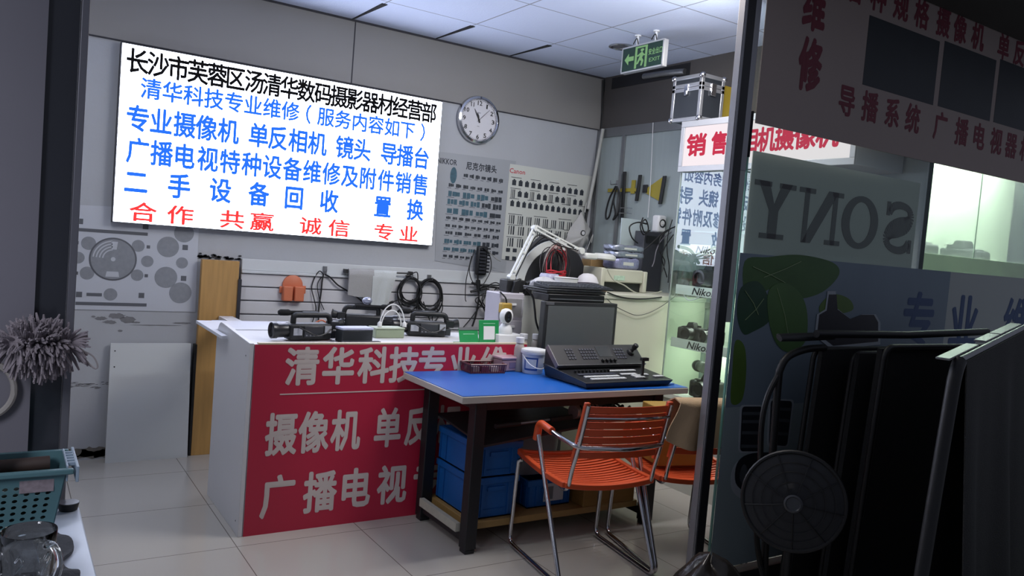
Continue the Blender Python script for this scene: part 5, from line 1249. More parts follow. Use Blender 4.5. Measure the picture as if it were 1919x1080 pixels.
tag(MB().tube(bez(a), .003, 6).build('white_wire', white_p), 'thin white wire running straight down the partition', 'wire')
t = thing('metal_clip', 'small chrome wire rack fixed low on the partition', 'rack', (PX, P(1170, 395, x=PX).y, P(1170, 395, x=PX).z))
a, b = P(1161, 390, x=PX - .02), P(1178, 400, x=PX - .02)
MB().tube(bend([(PX + .008, a.y, a.z), (PX - .03, a.y, a.z), (PX - .03, b.y, a.z), (PX + .008, b.y, a.z)], .01), .003).tube(bend([(PX + .008, a.y, b.z), (PX - .03, a.y, b.z), (PX - .03, b.y, b.z), (PX + .008, b.y, b.z)], .01), .003).build('wire_frame', chrome, t)
# ---- lit window display beyond the sign panel
t = thing('window_display', 'bright display cabinet behind the storefront glass at the right edge', 'display case', (4.8, 2.9, 0))
DX0, DX1, DY0, DY1 = 3.98, 6.3, 2.62, 3.0
wl = mat('display_white', 'cfd6c8', .6, var=.03)
MB().box(DX0, DX1, DY1, DY1 + .02, 0, 2.4).build('back_panel', wl, t)
MB().box(DX0, DX1, DY0, DY1, 1.45, 1.47).box(DX0, DX1, DY0, DY1, 2.38, 2.40).build('shelf', wl, t)
MB().box(DX0, DX1, DY0 - .01, DY0, 1.45, 1.56).build('front_strip', mat('display_strip', 'c5d2b4', .5), t)
MB().box(DX0, DX0 + .02, DY0, DY1, 0, 2.4).build('end_panel', wl, t)
MB().box(DX0, DX1, DY0, DY1, 0, 1.45).build('base', case_w, t)
for x in (4.42, 5.08): MB().box(x, x + .006, DY0 - .006, DY0, 1.56, 2.38).build('glass_joint', mat('case_edge', '8f9a92'), t)
MB().box(DX0, DX1, DY0 - .004, DY0, 1.56, 2.38).build('front_glass', glass('display_glass', (.9, .95, .93), 1.5, haze=.35), t)
area('display_led', (5.0, 2.8, 2.36), (2.0, .2), 70, (.97, 1, .95))
gm = mat('grey_black', '232629', .5)
for i, (x, lb) in enumerate(((4.72, 'dark camera seen dimly through the right window, left one'), (5.35, 'dark camera seen dimly through the right window, right one'))):
    c = dslr(lb, (x, 2.83, 1.471), PI / 2 - .15 * i, 2.2 - .1 * i, m=gm); c['group'] = 'cameras in the window display'
# ================================================================== STOREFRONT GRAPHICS
SG = YF - .006
paper = mat('banner_paper', '9a8c86', .6, var=.06, scale=3)
dred = mat('banner_red', '6a2432', .6, var=.1); pic = mat('banner_picture', '23272c', .5, var=.3, scale=6)
t = thing('glass_banner', 'large banner with dark red Chinese lettering over the top of the storefront glass', 'banner', (3.6, YF, 2.0))
MB().box(2.625, 5.55, SG, SG + .003, 2.003, H).build('sheet', paper, t)
def fl(text, px, h, w=None, off=.03, m=dred, par=None, y=SG, zfix=None):
    pts = [P(a, b, y=y) for a, b in px]; z = zfix or sum(p.z for p in pts) / len(pts)
    return letters('lettering', m, par or t, [(c, p.x, 0, w or h * .9, h) for c, p in zip(text, pts)], (0, y, z), X, Z, -Y, .0015, off)
fl('修', [(1518, 124)], .235, .155, .04); fl('维', [(1527, 10)], .235, .155, .04)
fl('各种规格摄像机单反', [(1602, 0), (1645, 12), (1688, 22), (1727, 33), (1768, 42), (1800, 50), (1834, 57), (1882, 78), (1912, 84)], .145, .125)
fl('导播系统广播电视器材', [(1587, 192), (1630, 204), (1672, 215), (1710, 225), (1762, 238), (1802, 248), (1835, 257), (1867, 265), (1895, 272), (1922, 279)], .145, .125)
def fq(px, m, nm, par, y=SG, d=.001, z0=None, z1=None):
    q = [P(a, b, y=y) for a, b in px]
    xs0 = (q[0].x + q[3].x) / 2; xs1 = (q[1].x + q[2].x) / 2; zt = (q[0].z + q[1].z) / 2; zb_ = (q[2].z + q[3].z) / 2
    return MB().box(xs0, xs1, y - d, y, zb_, zt).build(nm, m, par)
fq([(1627, 30), (1760, 75), (1750, 195), (1618, 162)], pic, 'dark_picture', t)
fq([(1767, 80), (1865, 108), (1857, 228), (1760, 200)], pic, 'dark_picture', t)
fq([(1871, 115), (1990, 150), (1980, 262), (1864, 232)], pic, 'dark_picture', t)
# mirrored serif sign fixed to the inside of the glass
YS = YF + .02
t = thing('reversed_sign', 'grey sign panel behind the glass with large dark serif letters reading backwards', 'sign', (3.27, YS, 1.456))
sp_ = mat('sign_panel_grey', 'b8bdb3', .6, var=.05)
MB().box(2.66, 3.92, YS, YS + .004, 1.458, 1.895).build('panel', sp_, t)
sl_m = mat('sign_letter_dark', '4c514b', .6)
def serif(ch, cx, cz, w, h):
    """slab serif capital drawn mirrored on the panel"""
    s = w * .2; b = MB(); hh = h / 2; ww = w / 2; k = h * .09
    def poly(p): b.prism([(-x, z) for x, z in p], (cx, YS, cz), X, Z, .003, n=(0, -1, 0))
    if ch == 'N':
        poly([(-ww * .85, -hh), (-ww * .85, hh), (-ww * .62, hh), (-ww * .62, -hh)]); poly([(ww * .62, -hh), (ww * .62, hh), (ww * .85, hh), (ww * .85, -hh)])
        poly([(-ww * .85, hh), (-ww * .35, hh), (ww * .85, -hh), (ww * .4, -hh)])
        for x in (-.74, .74): poly([(ww * x - s, hh - k), (ww * x - s, hh), (ww * x + s, hh), (ww * x + s, hh - k)]) if x > 0 else poly([(ww * x - s, hh - k), (ww * x - s, hh), (ww * x + s * .5, hh), (ww * x + s * .5, hh - k)])
        poly([(-ww * .74 - s, -hh), (-ww * .74 - s, -hh + k), (-ww * .74 + s, -hh + k), (-ww * .74 + s, -hh)])
    elif ch == 'Y':
        poly([(-s * .6, -hh), (-s * .6, 0), (s * .6, 0), (s * .6, -hh)])
        poly([(-s * .6, 0), (-ww * .9, hh), (-ww * .35, hh), (0, hh * .2), (ww * .35, hh), (ww * .9, hh), (s * .6, 0)])
        poly([(-s * 1.6, -hh), (-s * 1.6, -hh + k), (s * 1.6, -hh + k), (s * 1.6, -hh)])
        for x in (-.66, .66): poly([(ww * x - s * 1.1, hh - k), (ww * x - s * 1.1, hh), (ww * x + s * 1.1, hh), (ww * x + s * 1.1, hh - k)])
    elif ch == 'O':
        n = 32
        for i in range(n):
            a, c = 2 * PI * i / n, 2 * PI * (i + 1) / n
            poly([(ww * math.cos(a), hh * 1.03 * math.sin(a)), (ww * math.cos(c), hh * 1.03 * math.sin(c)), (ww * .58 * math.cos(c), hh * .8 * math.sin(c)), (ww * .58 * math.cos(a), hh * .8 * math.sin(a))])
    else:
        cl_ = [(.72, .62), (.5, .88), (0, .98), (-.55, .85), (-.74, .5), (-.5, .18), (0, .02), (.5, -.16), (.76, -.5), (.55, -.84), (0, -.98), (-.5, -.9), (-.76, -.62)]
        pts = bez([(x * ww * .92, z * hh * .93, 0) for x, z in cl_], 5); n = len(pts)
        for i in range(n - 1):
            a, c = pts[i], pts[i + 1]; d = (c - a).normalized(); nn = Vector((-d.y, d.x, 0))
            def th(j): u = j / (n - 1); return w * (.05 + .10 * math.exp(-((u - .5) / .16) ** 2) + .03 * abs(math.cos(u * PI * 2)))
            p, q = nn * th(i), nn * th(i + 1)
            poly([((a + p).x, (a + p).y), ((c + q).x, (c + q).y), ((c - q).x, (c - q).y), ((a - p).x, (a - p).y)])
        for x, z0, z1 in ((.74, .45, 1.0), (-.78, -1.0, -.45)): poly([(x * ww - .05 * w, z0 * hh), (x * ww - .05 * w, z1 * hh), (x * ww + .05 * w, z1 * hh), (x * ww + .05 * w, z0 * hh)])
    return b.build('lettering', sl_m, t)
for ch, pl_, pr_ in (('Y', (1414, 372), (1487, 378)), ('N', (1500, 385), (1575, 390)), ('O', (1578, 392), (1648, 398)), ('S', (1655, 403), (1716, 410))):
    a, b = P(pl_[0], pl_[1], y=YS), P(pr_[0], pr_[1], y=YS); serif(ch, (a.x + b.x) / 2, 1.655, (b.x - a.x) * .97, .245)
struct(MB().box(2.568, 2.600, YF, YF + .004, 1.165, 1.88), 'trim_13', mat('grey_film', 'a6a8a4', .6))
# ---- poster over the lower glass
t = thing('storefront_poster', 'blue grey poster with green leaves, lens pictures and blue lettering on the lower glass', 'poster', (3.3, YF, .1))
PY = YF - .004
pmid = P(1772, 600, y=PY).x
MB().box(2.614, pmid, PY, PY + .003, .09, 1.46).build('blue_sheet', mat('poster_blue', '74838f', .55, var=.22, scale=1.6), t)
MB().box(pmid, 5.55, PY, PY + .003, .09, 1.46).build('pale_sheet', mat('poster_pale', 'a4aaa8', .55, var=.04, scale=2), t)
MB().box(2.614, 3.25, PY - .001, PY, .09, .80).build('pale_panel', mat('poster_grey_low', '8f9da0', .55, var=.08, scale=2), t)
def leaf(px, m, nm, d):
    pts = [P(a, b, y=PY) for a, b in px]
    c = bez([(p.x, p.z, 0) for p in pts], 5, loop=True)
    return MB().prism([(q.x, q.y) for q in c], (0, PY - d, 0), X, Z, .001, n=(0, -1, 0)).build(nm, m, t)
def cut(pts): return [(max(a, 1397 - (b - 480) * .145), b) for a, b in pts]
l1, l2, l3, l4 = (mat('leaf_green_' + n, c, .5, var=.3, scale=6) for n, c in (('a', '3f6130'), ('b', '2a4a34'), ('c', '55732f'), ('d', '4b6d3a')))
leaf(cut([(1392, 490), (1440, 482), (1500, 478), (1560, 492), (1572, 515), (1540, 548), (1490, 560), (1450, 540), (1400, 560)]), l1, 'leaf_picture', 0)
leaf(cut([(1385, 540), (1420, 528), (1440, 560), (1442, 600), (1410, 622), (1392, 625), (1380, 590)]), l2, 'leaf_picture', .001)
leaf([(1440, 545), (1470, 530), (1500, 552), (1512, 590), (1508, 640), (1480, 660), (1455, 645), (1440, 600)], l4, 'leaf_picture', .002)
leaf([(1535, 575), (1560, 552), (1590, 560), (1598, 580), (1570, 590), (1545, 600)], l3, 'leaf_picture', .001)
leaf(cut([(1378, 640), (1395, 650), (1398, 700), (1390, 750), (1370, 755), (1372, 700)]), l3, 'leaf_picture', 0)
vn = MB()
for pa, pb in (((1455, 540), (1478, 640)), ((1410, 500), (1470, 530)), ((1395, 600), (1430, 560)), ((1500, 490), (1430, 520)), ((1395, 545), (1420, 590))):
    a, b = P(*pa, y=PY), P(*pb, y=PY); vn.tube([a + Vector((0, -.004, 0)), a.lerp(b, .5) + Vector((.01, -.004, 0)), b + Vector((0, -.004, 0))], .0016, 4)
vn.build('leaf_veins', mat('vein_pale', '8fa37a', .6), t)
halo = mat('cutout_halo', 'a5acb2', .6); lensb = mat('lens_picture_dark', '20242b', .4, var=.3, scale=20); lens2 = mat('lens_picture_grey', '4a4f54', .4, var=.3)
def lenspic(px, ring_v, nm='lens_picture'):
    pts = [P(a, b, y=PY) for a, b in px]; cx = sum(p.x for p in pts) / 4; cz = sum(p.z for p in pts) / 4
    pl = bend([(pts[3].x, pts[3].z, 0)] + [(p.x, p.z, 0) for p in pts] + [(pts[0].x, pts[0].z, 0)], .02)[1:-1]
    big = [((q.x - cx) * 1.18 + cx, (q.y - cz) * 1.07 + cz) for q in pl]
    h = MB().prism(big, (0, PY - .001, 0), X, Z, .001, n=(0, -1, 0)).build(nm, halo, t)
    MB().prism([(q.x, q.y) for q in pl], (0, PY - .002, 0), X, Z, .001, n=(0, -1, 0)).build('barrel', lensb, h)
    g_ = MB()
    for v in ring_v:
        a, b = pts[0].lerp(pts[3], v), pts[1].lerp(pts[2], v); g_.prism([(a.x + .006, a.z), (b.x - .006, b.z), (b.x - .006, b.z - .014), (a.x + .006, a.z - .014)], (0, PY - .003, 0), X, Z, .001, n=(0, -1, 0))
    g_.build('rings', lens2, h)
lenspic([(1390, 762), (1428, 762), (1422, 846), (1386, 846)], (.12, .3, .55, .85))
lenspic([(1444, 750), (1484, 752), (1474, 836), (1440, 834)], (.15, .4, .7))
pts = [P(a, b, y=PY) for a, b in ((1380, 870), (1400, 852), (1440, 848), (1470, 856), (1470, 900), (1420, 915), (1398, 922), (1378, 905))]
c = bez([(p.x, p.z, 0) for p in pts], 4, loop=True)
h = MB().prism([((q.x - pts[2].x) * 1.1 + pts[2].x, (q.y - .69) * 1.12 + .69) for q in c], (0, PY - .001, 0), X, Z, .001, n=(0, -1, 0)).build('lens_picture', halo, t)
MB().prism([(q.x, q.y) for q in c], (0, PY - .002, 0), X, Z, .001, n=(0, -1, 0)).build('barrel', lensb, h)
p = P(1392, 888, y=PY); MB().prism([(.022 * math.cos(a), .042 * math.sin(a)) for a in [i * PI / 12 for i in range(24)]], (p.x, PY - .003, p.z), X, Z, .001, n=(0, -1, 0)).build('front_glass', lens2, h)
# camera picture with its pale outline
pts = [P(a, b, y=PY) for a, b in ((1530, 625), (1534, 590), (1548, 582), (1552, 552), (1566, 552), (1568, 580), (1592, 598), (1612, 590), (1636, 590), (1644, 604), (1644, 640), (1560, 648))]
cx = sum(p.x for p in pts) / 12; cz = sum(p.z for p in pts) / 12
h = MB().prism([((p.x - cx) * 1.08 + cx, (p.z - cz) * 1.14 + cz) for p in pts], (0, PY - .003, 0), X, Z, .001, n=(0, -1, 0)).build('camera_picture', halo, t)
MB().prism([(p.x, p.z) for p in pts], (0, PY - .004, 0), X, Z, .001, n=(0, -1, 0)).build('camera_body', mat('camera_pic_dark', '25232a', .5, var=.3, scale=20), h)
navy = mat('poster_navy', '2a456f', .5)
zc = P(1722, 590, y=PY).z - .035
letters('lettering', navy, t, [('专', P(1722, 590, y=PY).x, 0, .30, .30), ('业', P(1808, 590, y=PY).x, 0, .30, .30), ('维', P(1905, 590, y=PY).x, 0, .30, .30), ('修', P(1990, 590, y=PY).x, 0, .3, .3)], (0, PY, zc), X, Z, -Y, .001, .03)
# ================================================================== OUTSIDE, RIGHT: FAN, FOLDED LOUNGERS, BAG
netm = mat('black_net', '101113', .6, alpha=.82); tubem = mat('black_tube', '0b0b0c', .5)
fc = P(1487, 940, y=1.76); axis = (Vector((0, 0, 1.25)) - Vector((fc.x, fc.y, 1.05))).normalized()
Mf = Matrix.Translation(fc) @ Vector((0, 0, 1)).rotation_difference(axis).to_matrix().to_4x4()
t = thing('pedestal_fan', 'round black pedestal fan with a net cover in front of the storefront poster', 'fan', (fc.x, fc.y, 0))
R_ = .174
MB().tube([Mf @ Vector((R_ * math.cos(a), R_ * math.sin(a), 0)) for a in [2 * PI * i / 48 for i in range(48)]], .008, 8, loop=True).build('rim', tubem, t)
MB().sheet(lambda u, v: Mf @ Vector(((R_ * v + .0005) * math.cos(2 * PI * u), (R_ * v + .0005) * math.sin(2 * PI * u), .035 * (1 - v * v))), 40, 8).build('net_cover', mat('fan_net', '26272a', .7, alpha=.9, var=.1), t)
sp2 = MB()
for i in range(9):
    a = 2 * PI * i / 9 + .35
    sp2.tube([Mf @ Vector((R_ * v * math.cos(a), R_ * v * math.sin(a), .040 * (1 - v * v) + .002)) for v in (.2, .4, .6, .8, 1)], .0022, 5)
for v in (.42, .62, .8):
    sp2.tube([Mf @ Vector((R_ * v * math.cos(a), R_ * v * math.sin(a), .040 * (1 - v * v) + .002)) for a in [2 * PI * i / 40 for i in range(40)]], .0016, 4, loop=True)
sp2.build('grille_wires', tubem, t)
MB().lathe([(.001, .036), (.026, .038), (.03, .046), (.024, .05), (.001, .048)], (0, 0, 0), 24).bm.free()
hb_ = MB().lathe([(.001, .036), (.03, .037), (.032, .046), (.026, .05), (.022, .046), (.001, .046)], (0, 0, 0), 26); hb_.bm.transform(Mf); hb_.build('hub_badge', mat('hub_grey', '3a3c40', .35), t)
bl_ = MB()
for i in range(3):
    a0 = 2 * PI * i / 3
    bl_.sheet(lambda u, v: Mf @ Vector(((.03 + .13 * v) * math.cos(a0 + (u - .5) * 1.3), (.03 + .13 * v) * math.sin(a0 + (u - .5) * 1.3), -.03 + .03 * (u - .5))), 8, 6, .002)
bl_.build('blades', mat('blade_grey', '2d2f33', .4), t)
mt = MB().lathe([(.001, -.10), (.045, -.098), (.055, -.05), (.04, -.03)], (0, 0, 0), 22); mt.bm.transform(Mf); mt.build('motor', tubem, t)
bk = Mf @ Vector((0, 0, -.09))
MB().tube([bk, (bk.x, bk.y, .03)], .016, 12).build('post', tubem, t)
MB().lathe([(.001, .035), (.05, .03), (.11, .014), (.115, .001), (.001, .001)], (bk.x, bk.y, 0), 30).build('base', tubem, t)
# folded lounger, upright against the glass: fabric panel, tube frame, armrests
fab = mat('black_mesh_fabric', '0c0d0f', .85, var=.2, scale=40, bump=.4, bscale=300)
LYB = 2.02
def Q(px, py_, y=LYB): return P(px, py_, y=y)
a, b = Q(1537, 652), Q(1850, 640)
t = thing('folding_lounger', 'black folded lounger standing upright before the storefront, right of the fan', 'folding chair', ((a.x + b.x) / 2, LYB, 0))
def panel(x0, x1, y, z1, sag, m, nm, par, th=.02):
    return MB().sheet(lambda u, v: (x0 + (x1 - x0) * u, y + .03 * math.sin(u * PI) * math.sin(v * PI) + .05 * (1 - v), .012 + (z1 - .012) * v + sag * math.sin(u * PI) * v), 14, 14, th).build(nm, m, par)
panel(a.x + .02, b.x, LYB, a.z - .01, .01, fab, 'fabric', t)
panel(a.x + .09, b.x + .06, LYB - .12, a.z - .005, -.005, fab, 'back_fabric', t)
fr = MB()
fr.tube(bend([(a.x + .02, LYB + .09, .014), (a.x + .02, LYB + .04, a.z - .012), (b.x + .02, LYB + .04, a.z - .012), (b.x + .02, LYB + .09, .014)], .05), .011, 10)
fr.tube(bend([(a.x + .11, LYB - .03, .014), (a.x + .11, LYB - .08, a.z - .012), (b.x + .05, LYB - .08, a.z - .012), (b.x + .05, LYB - .03, .014)], .05), .011, 10)
fr.build('frame', tubem, t)
lt = MB().tube(bez([Q(1405, 1000), Q(1432, 1045), Q(1440, 1068)]), .011, 8)
lt = MB().tube(bez([Q(1425, 1060), Q(1418, 1000), Q(1424, 900), Q(1427, 800), Q(1438, 745), Q(1457, 705)]), .011, 8); lt.build('leg_tube', tubem, t)
lo = Q(1440, 1060); lo.z = .014
MB().tube(bez([lo, Q(1436, 980), Q(1447, 860), Q(1458, 720), Q(1463, 690), Q(1478, 668), Q(1510, 655), Q(1545, 652)]), .015, 10).build('leg_tube', tubem, t)
MB().tube(bez([Q(1425, 1060), (Q(1432, 1060).x, LYB - .1, .014), (a.x, LYB - .08, .014)]), .011, 8).build('foot_tube', tubem, t)
MB().tube([Q(1460, 633), Q(1500, 632), Q(1560, 630)], [.018, .02, .018], 10, flat=.6).build('armrest', black_m, t)
MB().tube([Q(1530, 626, 1.98), Q(1700, 628, 1.95), Q(1850, 622, 1.92)], .016, 10).build('armrest', black_m, t)
# second folded bed, its mesh hanging over a bar that points away from us
g0, g1 = P(1800, 676, y=1.30), P(1925, 612, y=1.62)
t = thing('folding_bed', 'folded camp bed with grey black mesh over a shiny bar, nearest at the right', 'folding bed', (g0.x, g0.y, 0))
fab2 = mat('grey_mesh_fabric', '0b0b0a', .75, var=.25, scale=120, bump=.9, bscale=260)
ln = (g1 - g0); ax = ln.normalized(); sd = Vector((-ax.y, ax.x, 0)).normalized()
if sd.dot(Vector((0, 0, 0)) - g0) < 0: sd = -sd
def fn(u, v):
    top = g0 + ln * (u * 1.2); h = top.z * 1.0
    fold = math.sin(u * 17 + .6) * .035 * v + math.sin(u * 31) * .012 * v
    return Vector((top.x, top.y, h * (1 - v) + .012 * v)) + sd * (.014 + .10 * v + fold) - ax * .10 * v * (1 - u)
MB().sheet(fn, 60, 24, .004).build('mesh_fabric', fab2, t, angle=80)
def fn2(u, v):
    top = g0 + ln * (u * 1.2); return Vector((top.x, top.y, top.z * (1 - v) + .012 * v)) - sd * (.014 + .05 * v)
MB().sheet(fn2, 20, 8, .004).build('rear_fabric', fab, t)
MB().tube([g0, g0 + ln * 1.2], .013, 12).build('top_bar', mat('bar_metal', '77787a', .3, .8), t)
MB().tube(bez([g0 + ax * -.01, g0 - ax * .05 + Vector((0, 0, -.04)), g0 - ax * .08 + Vector((0, 0, -.14)), Vector((g0.x - ax.x * .2, g0.y - ax.y * .2, .5)), Vector((g0.x - ax.x * .30, g0.y - ax.y * .30, .012))]), .02, 12).build('side_tube', tubem, t)
cm = mat('clasp_grey', '7d7e80', .35, .3)
for k, l in ((-.08, .34), (.36, .2), (.58, .36)):
    c = g0 + ln * (k + l / 2) - sd * .03 + Vector((0, 0, .012))
    MB().cbox((0, 0, 0), (ln.length * l, .045, .007)).bm.free()
    b_ = MB().cbox((0, 0, 0), (ln.length * l, .04, .007)); b_.bm.transform(Matrix.Translation(c) @ ax.to_track_quat('X', 'Z').to_matrix().to_4x4()); b_.build('clasp', cm, t, bevel=.002)
# third black panel filling the corner behind
c0, c1 = P(1645, 648, y=1.82), P(1880, 640, y=1.82)
t = thing('folded_cot', 'black folded cot standing between the lounger and the camp bed', 'folding bed', ((c0.x + c1.x) / 2, 1.80, 0))
panel(c0.x, c1.x + .3, 1.80, c0.z - .01, .0, fab, 'fabric', t)
MB().tube(bend([(c0.x - .01, 1.83, .014), (c0.x - .01, 1.78, c0.z), (c1.x + .3, 1.80, c0.z), (c1.x + .3, 1.83, .014)], .05), .012, 10).build('frame', tubem, t)
tag(MB().box(Q(1517, 840, 2.2).x, Q(1523, 840, 2.2).x, 2.19, 2.20, .01, Q(1520, 806, 2.2).z).build('orange_stick', mat('orange_red', 'a8402a', .5)), 'thin orange stick leaning behind the fan and lounger', 'stick')
p = P(1328, 1075, y=1.98)
bag('dark_bag', 'crumpled dark plastic bag on the floor at the foot of the post', (p.x, 1.98, 0), (.30, .26, p.z + .055), mat('dark_plastic', '2f2b27', .25, var=.4, scale=18, bump=1, bscale=25), .4, 5)
# ================================================================== OUTSIDE, LEFT: SIDE TABLE AND WHAT IS ON IT
MT = .72
mar = mat('pale_marble', 'd0d9e8', .25, var=.12, scale=6)
t = thing('side_table', 'pale marble topped side table outside the doorway at the lower left', 'table', (-.2, 1.5, 0))
MB().box(-.8, .182, .75, 2.075, MT - .022, MT).build('tabletop', mar, t, bevel=.003)
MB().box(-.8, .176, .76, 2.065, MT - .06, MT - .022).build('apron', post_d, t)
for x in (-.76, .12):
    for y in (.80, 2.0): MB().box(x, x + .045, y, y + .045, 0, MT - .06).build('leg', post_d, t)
tl_ = mat('teal_plastic', '54787e', .4, var=.08)
t = thing('plastic_basket', 'teal plastic basket with rows of round holes on the marble side table', 'basket', (0, 2.0, MT))
bx0, bx1, by0, by1, bz0, bz1 = -.22, .140, 1.915, 2.06, MT + .001, .862
def inset(v): k = .022 * (1 - v); return bx0 + k, bx1 - k, by0 + k * .6, by1 - k * .6
def wall(p0, p1, q0, q1, cols, rows, nm):
    """one pierced wall between the bottom edge p0-p1 and top edge q0-q1"""
    p0, p1, q0, q1 = map(Vector, (p0, p1, q0, q1)); mb = MB()
    n_ = (p1 - p0).cross(q0 - p0).normalized() * .0025
    def at(u, v): return p0.lerp(p1, u).lerp(q0.lerp(q1, u), v)
    us = [0] + [.04 + .92 * i / cols for i in range(cols + 1)] + [1]; vs = [0] + [.10 + .68 * j / rows for j in range(rows + 1)] + [1]
    for i in range(len(us) - 1):
        for j in range(len(vs) - 1):
            u0, u1, v0, v1 = us[i], us[i + 1], vs[j], vs[j + 1]
            if 0 < i < len(us) - 2 and 0 < j < len(vs) - 2:
                N_ = 12; out = []; inn = []
                for k in range(N_):
                    a = 2 * PI * (k + .5) / N_; c, s = math.cos(a), math.sin(a); m_ = max(abs(c), abs(s))
                    out.append(mb.bm.verts.new(at((u0 + u1) / 2 + c / m_ * (u1 - u0) / 2, (v0 + v1) / 2 + s / m_ * (v1 - v0) / 2)))
                    inn.append(mb.bm.verts.new(at((u0 + u1) / 2 + c * (u1 - u0) * .26, (v0 + v1) / 2 + s * (v1 - v0) * .30)))
                for k in range(N_): mb.bm.faces.new((out[k], out[(k + 1) % N_], inn[(k + 1) % N_], inn[k]))
            else: mb.quad(at(u0, v0), at(u1, v0), at(u1, v1), at(u0, v1))
    bmesh.ops.remove_doubles(mb.bm, verts=mb.bm.verts, dist=1e-5)
    ex = bmesh.ops.extrude_face_region(mb.bm, geom=mb.bm.faces[:], use_keep_orig=True)
    bmesh.ops.translate(mb.bm, vec=n_, verts=[q for q in ex['geom'] if isinstance(q, bmesh.types.BMVert)])
    return mb.build(nm, tl_, t)
a0, a1, c0_, c1_ = inset(0); A0, A1, C0, C1 = inset(1)
wall((a0, c0_, bz0), (a1, c0_, bz0), (A0, C0, bz1), (A1, C0, bz1), 16, 7, 'side_wall'); wall((a0, c1_, bz0), (a1, c1_, bz0), (A0, C1, bz1), (A1, C1, bz1), 16, 7, 'side_wall')
wall((a1, c0_, bz0), (a1, c1_, bz0), (A1, C0, bz1), (A1, C1, bz1), 6, 7, 'end_wall'); wall((a0, c0_, bz0), (a0, c1_, bz0), (A0, C0, bz1), (A0, C1, bz1), 6, 7, 'end_wall')
MB().box(a0, a1, c0_, c1_, bz0, bz0 + .004).build('floor', tl_, t)
rm = MB().box(A0 - .012, A1 + .014, C0 - .014, C0, bz1 - .012, bz1).box(A0 - .012, A1 + .014, C1, C1 + .014, bz1 - .012, bz1).box(A0 - .014, A0, C0, C1, bz1 - .012, bz1)
rm.build('rim', tl_, t, bevel=.003)
hg = MB()
for k in range(5): hg.box(A1, A1 + .022, C0 + .028 + k * .022, C0 + .034 + k * .022, bz1 - .004, bz1 + .004)
hg.box(A1, A1 + .004, C0, C1, bz1 - .03, bz1 + .004).box(A1 + .018, A1 + .024, C0 - .01, C1 + .01, bz1 - .03, bz1 + .004)
hg.build('handle', mat('handle_pale', '93a4b4', .4), t, bevel=.001)
sk = MB().box(.055, .118, C0 - .0005, C0 + .0, bz1 - .048, bz1 - .014); sk.build('sticker', mat('basket_sticker', '8d8288', .6, var=.4, scale=120), t)
tag(MB().tube([(-.2, 2.03, .835), (.115, 2.035, .842)], .016, 14).build('wooden_rod', mat('dark_wood', '3d302b', .6, var=.2)), 'dark wooden rod lying in the teal basket', 'rod')
o = MB().sheet(lambda u, v: (-.19 + .30 * u, 1.935 + .10 * v, MT + .085 + .012 * math.sin(u * 9) * math.sin(v * 7)), 18, 8, .05).build('dark_rag', mat('dark_rag', '2a332f', .95, bump=.6, bscale=120)); tag(o, 'dark green rag filling the teal basket', 'cloth')
t = thing('white_bottle', 'white plastic bottle standing in the basket at the left frame edge', 'bottle', (-.012, 1.975, MT + .1), room=False)
MB().lathe([(.001, .036), (.03, .036), (.032, .05), (.032, .13), (.018, .17), (.012, .175), (.001, .176)], (-.012, 0, 0), 22).build('bottle', mat('bottle_cream', '9b9a92', .4), t)
MB().lathe([(.014, .172), (.014, .2), (.001, .201)], (-.012, 0, 0), 16).build('cap', white_p, t)
# cloth, mug, dish
o = MB().sheet(lambda u, v: (-.16 + .30 * u + .012 * math.sin(v * 17), 1.45 + .44 * v + .01 * math.sin(u * 11), MT + .008 + .010 * abs(math.sin(u * 6 + v * 5)) + .004 * math.sin(v * 30)), 30, 40, .006).build('grey_cloth', mat('grey_rag', '4b4d52', .95, var=.3, scale=40, bump=.8, bscale=160), angle=80)
tag(o, 'rumpled dark grey cloth on the marble table beside the basket', 'cloth')
gl = bpy.data.materials.new('mug_glass'); gl.use_nodes = True; pb_ = gl.node_tree.nodes['Principled BSDF']
pb_.inputs['Transmission Weight'].default_value = 1; pb_.inputs['Roughness'].default_value = .03; pb_.inputs['IOR'].default_value = 1.47; pb_.inputs['Base Color'].default_value = (.95, .97, .97, 1)
mp_ = P(55, 994, z=MT + .125); mz = MT + .018
t = thing('glass_mug', 'clear moulded glass mug with a handle at the lower left corner', 'mug', (mp_.x, mp_.y, mz), math.radians(-55), room=False)
N_ = 40
def ring(r, z, fl_=0): return [((r + fl_ * math.cos(8 * 2 * PI * k / N_)) * math.cos(2 * PI * k / N_), (r + fl_ * math.cos(8 * 2 * PI * k / N_)) * math.sin(2 * PI * k / N_), z) for k in range(N_)]
MB().rings([ring(.012, .0005), ring(.036, .001), ring(.039, .006, .001), ring(.040, .03, .0015), ring(.042, .06, .0012), ring(.043, .085), ring(.0445, .105), ring(.0440, .1075), ring(.0425, .106), ring(.040, .085), ring(.037, .03), ring(.034, .014), ring(.012, .012)]).build('bowl', gl, t, angle=50)
hd_ = bez([(.042, 0, .088), (.058, 0, .093), (.074, 0, .08), (.077, 0, .055), (.066, 0, .03), (.041, 0, .024)], 8)
MB().tube(hd_, .0065, 10).build('handle', gl, t)
fw = MB()
for k in range(6):
    a = 2 * PI * k / 6
    fw.tube(bez([(.0425 * math.cos(a - .2), .0425 * math.sin(a - .2), .03), (.0445 * math.cos(a), .0445 * math.sin(a), .05), (.0445 * math.cos(a + .22), .0445 * math.sin(a + .22), .065), (.0445 * math.cos(a + .1), .0445 * math.sin(a + .1), .075), (.044 * math.cos(a - .05), .044 * math.sin(a - .05), .066)], 5), .002, 6)
fw.build('moulded_scrolls', gl, t)
p = P(131, 953, z=MT)
t = thing('small_dish', 'small black dish with a shiny pale top at the far corner of the marble table', 'dish', (p.x - .004, p.y - .01, MT), room=False)
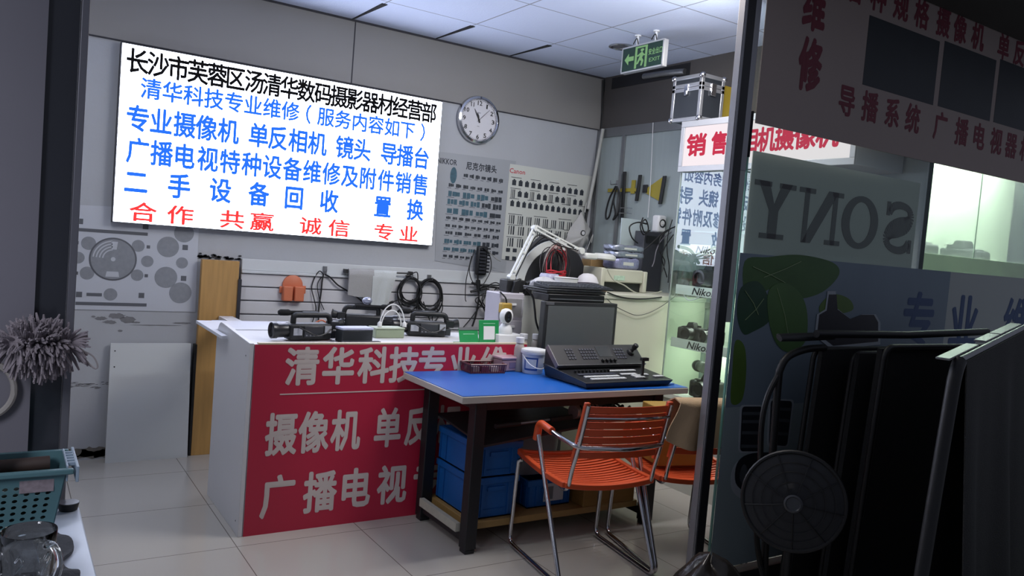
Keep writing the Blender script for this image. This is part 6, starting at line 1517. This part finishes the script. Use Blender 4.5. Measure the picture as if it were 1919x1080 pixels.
MB().lathe([(.001, .001), (.019, .001), (.023, .018), (.0215, .0185), (.018, .006), (.001, .006)], (0, 0, 0), 24).build('dish', black_m, t)
MB().lathe([(.001, .0165), (.0205, .0165), (.0215, .019), (.001, .0195)], (0, 0, 0), 24).build('top', chrome, t)
# ---- chenille duster and pale ring hung on the door
dm = mat('chenille_grey', '8a8288', .95, var=.2, scale=60, bump=.6, bscale=200)
d0, d1 = P(22, 648, y=2.18), P(132, 650, y=2.18)
t = thing('chenille_duster', 'fluffy grey chenille duster hanging on the dark door at the left', 'duster', ((d0.x + d1.x) / 2, 2.2, d0.z))
MB().tube([d0 + Vector((-.02, .03, 0)), d1 + Vector((0, .03, 0))], .022, 10).build('core', dm, t)
rr = random.Random(17); fz = MB()
for i in range(620):
    u = rr.random(); a = rr.random() * 2 * PI; c = d0.lerp(d1, u) + Vector((0, .03, 0)); rad = Vector((rr.gauss(0, .25), math.cos(a), math.sin(a)))
    if u > .93: rad.x = abs(rad.x) + .9
    if u < .05: rad.x = -abs(rad.x) - .6
    rad.normalize(); L_ = (.036 + .024 * rr.random()) * (.75 + .5 * math.sin(PI * min(1, max(0, u)))); g_ = Vector((rr.gauss(0, .004), 0, -.012))
    p0 = c + rad * .016; p1 = c + rad * (.016 + L_ * .6) + g_ * .4; p2 = c + rad * (.016 + L_) + g_
    fz.tube([p0, p0.lerp(p1, .6), p1, p2], [.0032, .0045, .0042, .002], 5)
tag(fz.build('chenille_tufts', dm, t), kind='stuff')
e_ = d1 + Vector((.02, .02, -.01))
MB().tube(bez([e_, e_ + Vector((.03, -.01, -.015)), e_ + Vector((.042, -.01, -.04)), e_ + Vector((.034, -.01, -.045)), e_ + Vector((.012, -.005, -.02)), e_]), .0022, 6).build('loop', mat('loop_pale', '9a9494', .8), t)
MB().cyl((d0.x + .03, 2.21, d0.z + .05), (d0.x + .03, YF - .005, d0.z + .05), .004, n=8).tube([(d0.x + .03, 2.21, d0.z + .05), (d0.x + .03, 2.21, d0.z + .02)], .004).build('hook', steel, t)
c = P(-28, 735, y=2.26); e_ = P(27, 735, y=2.26); r_ = (e_ - c).length
tag(MB().tube([c + Vector((r_ * math.cos(q), .02, r_ * 1.12 * math.sin(q))) for q in [2 * PI * i / 40 for i in range(40)]], .008, 8, loop=True).build('pale_ring', mat('ring_pale', '8f8a86', .6)), 'pale round hoop hanging on the dark door at the left frame edge', 'hoop')
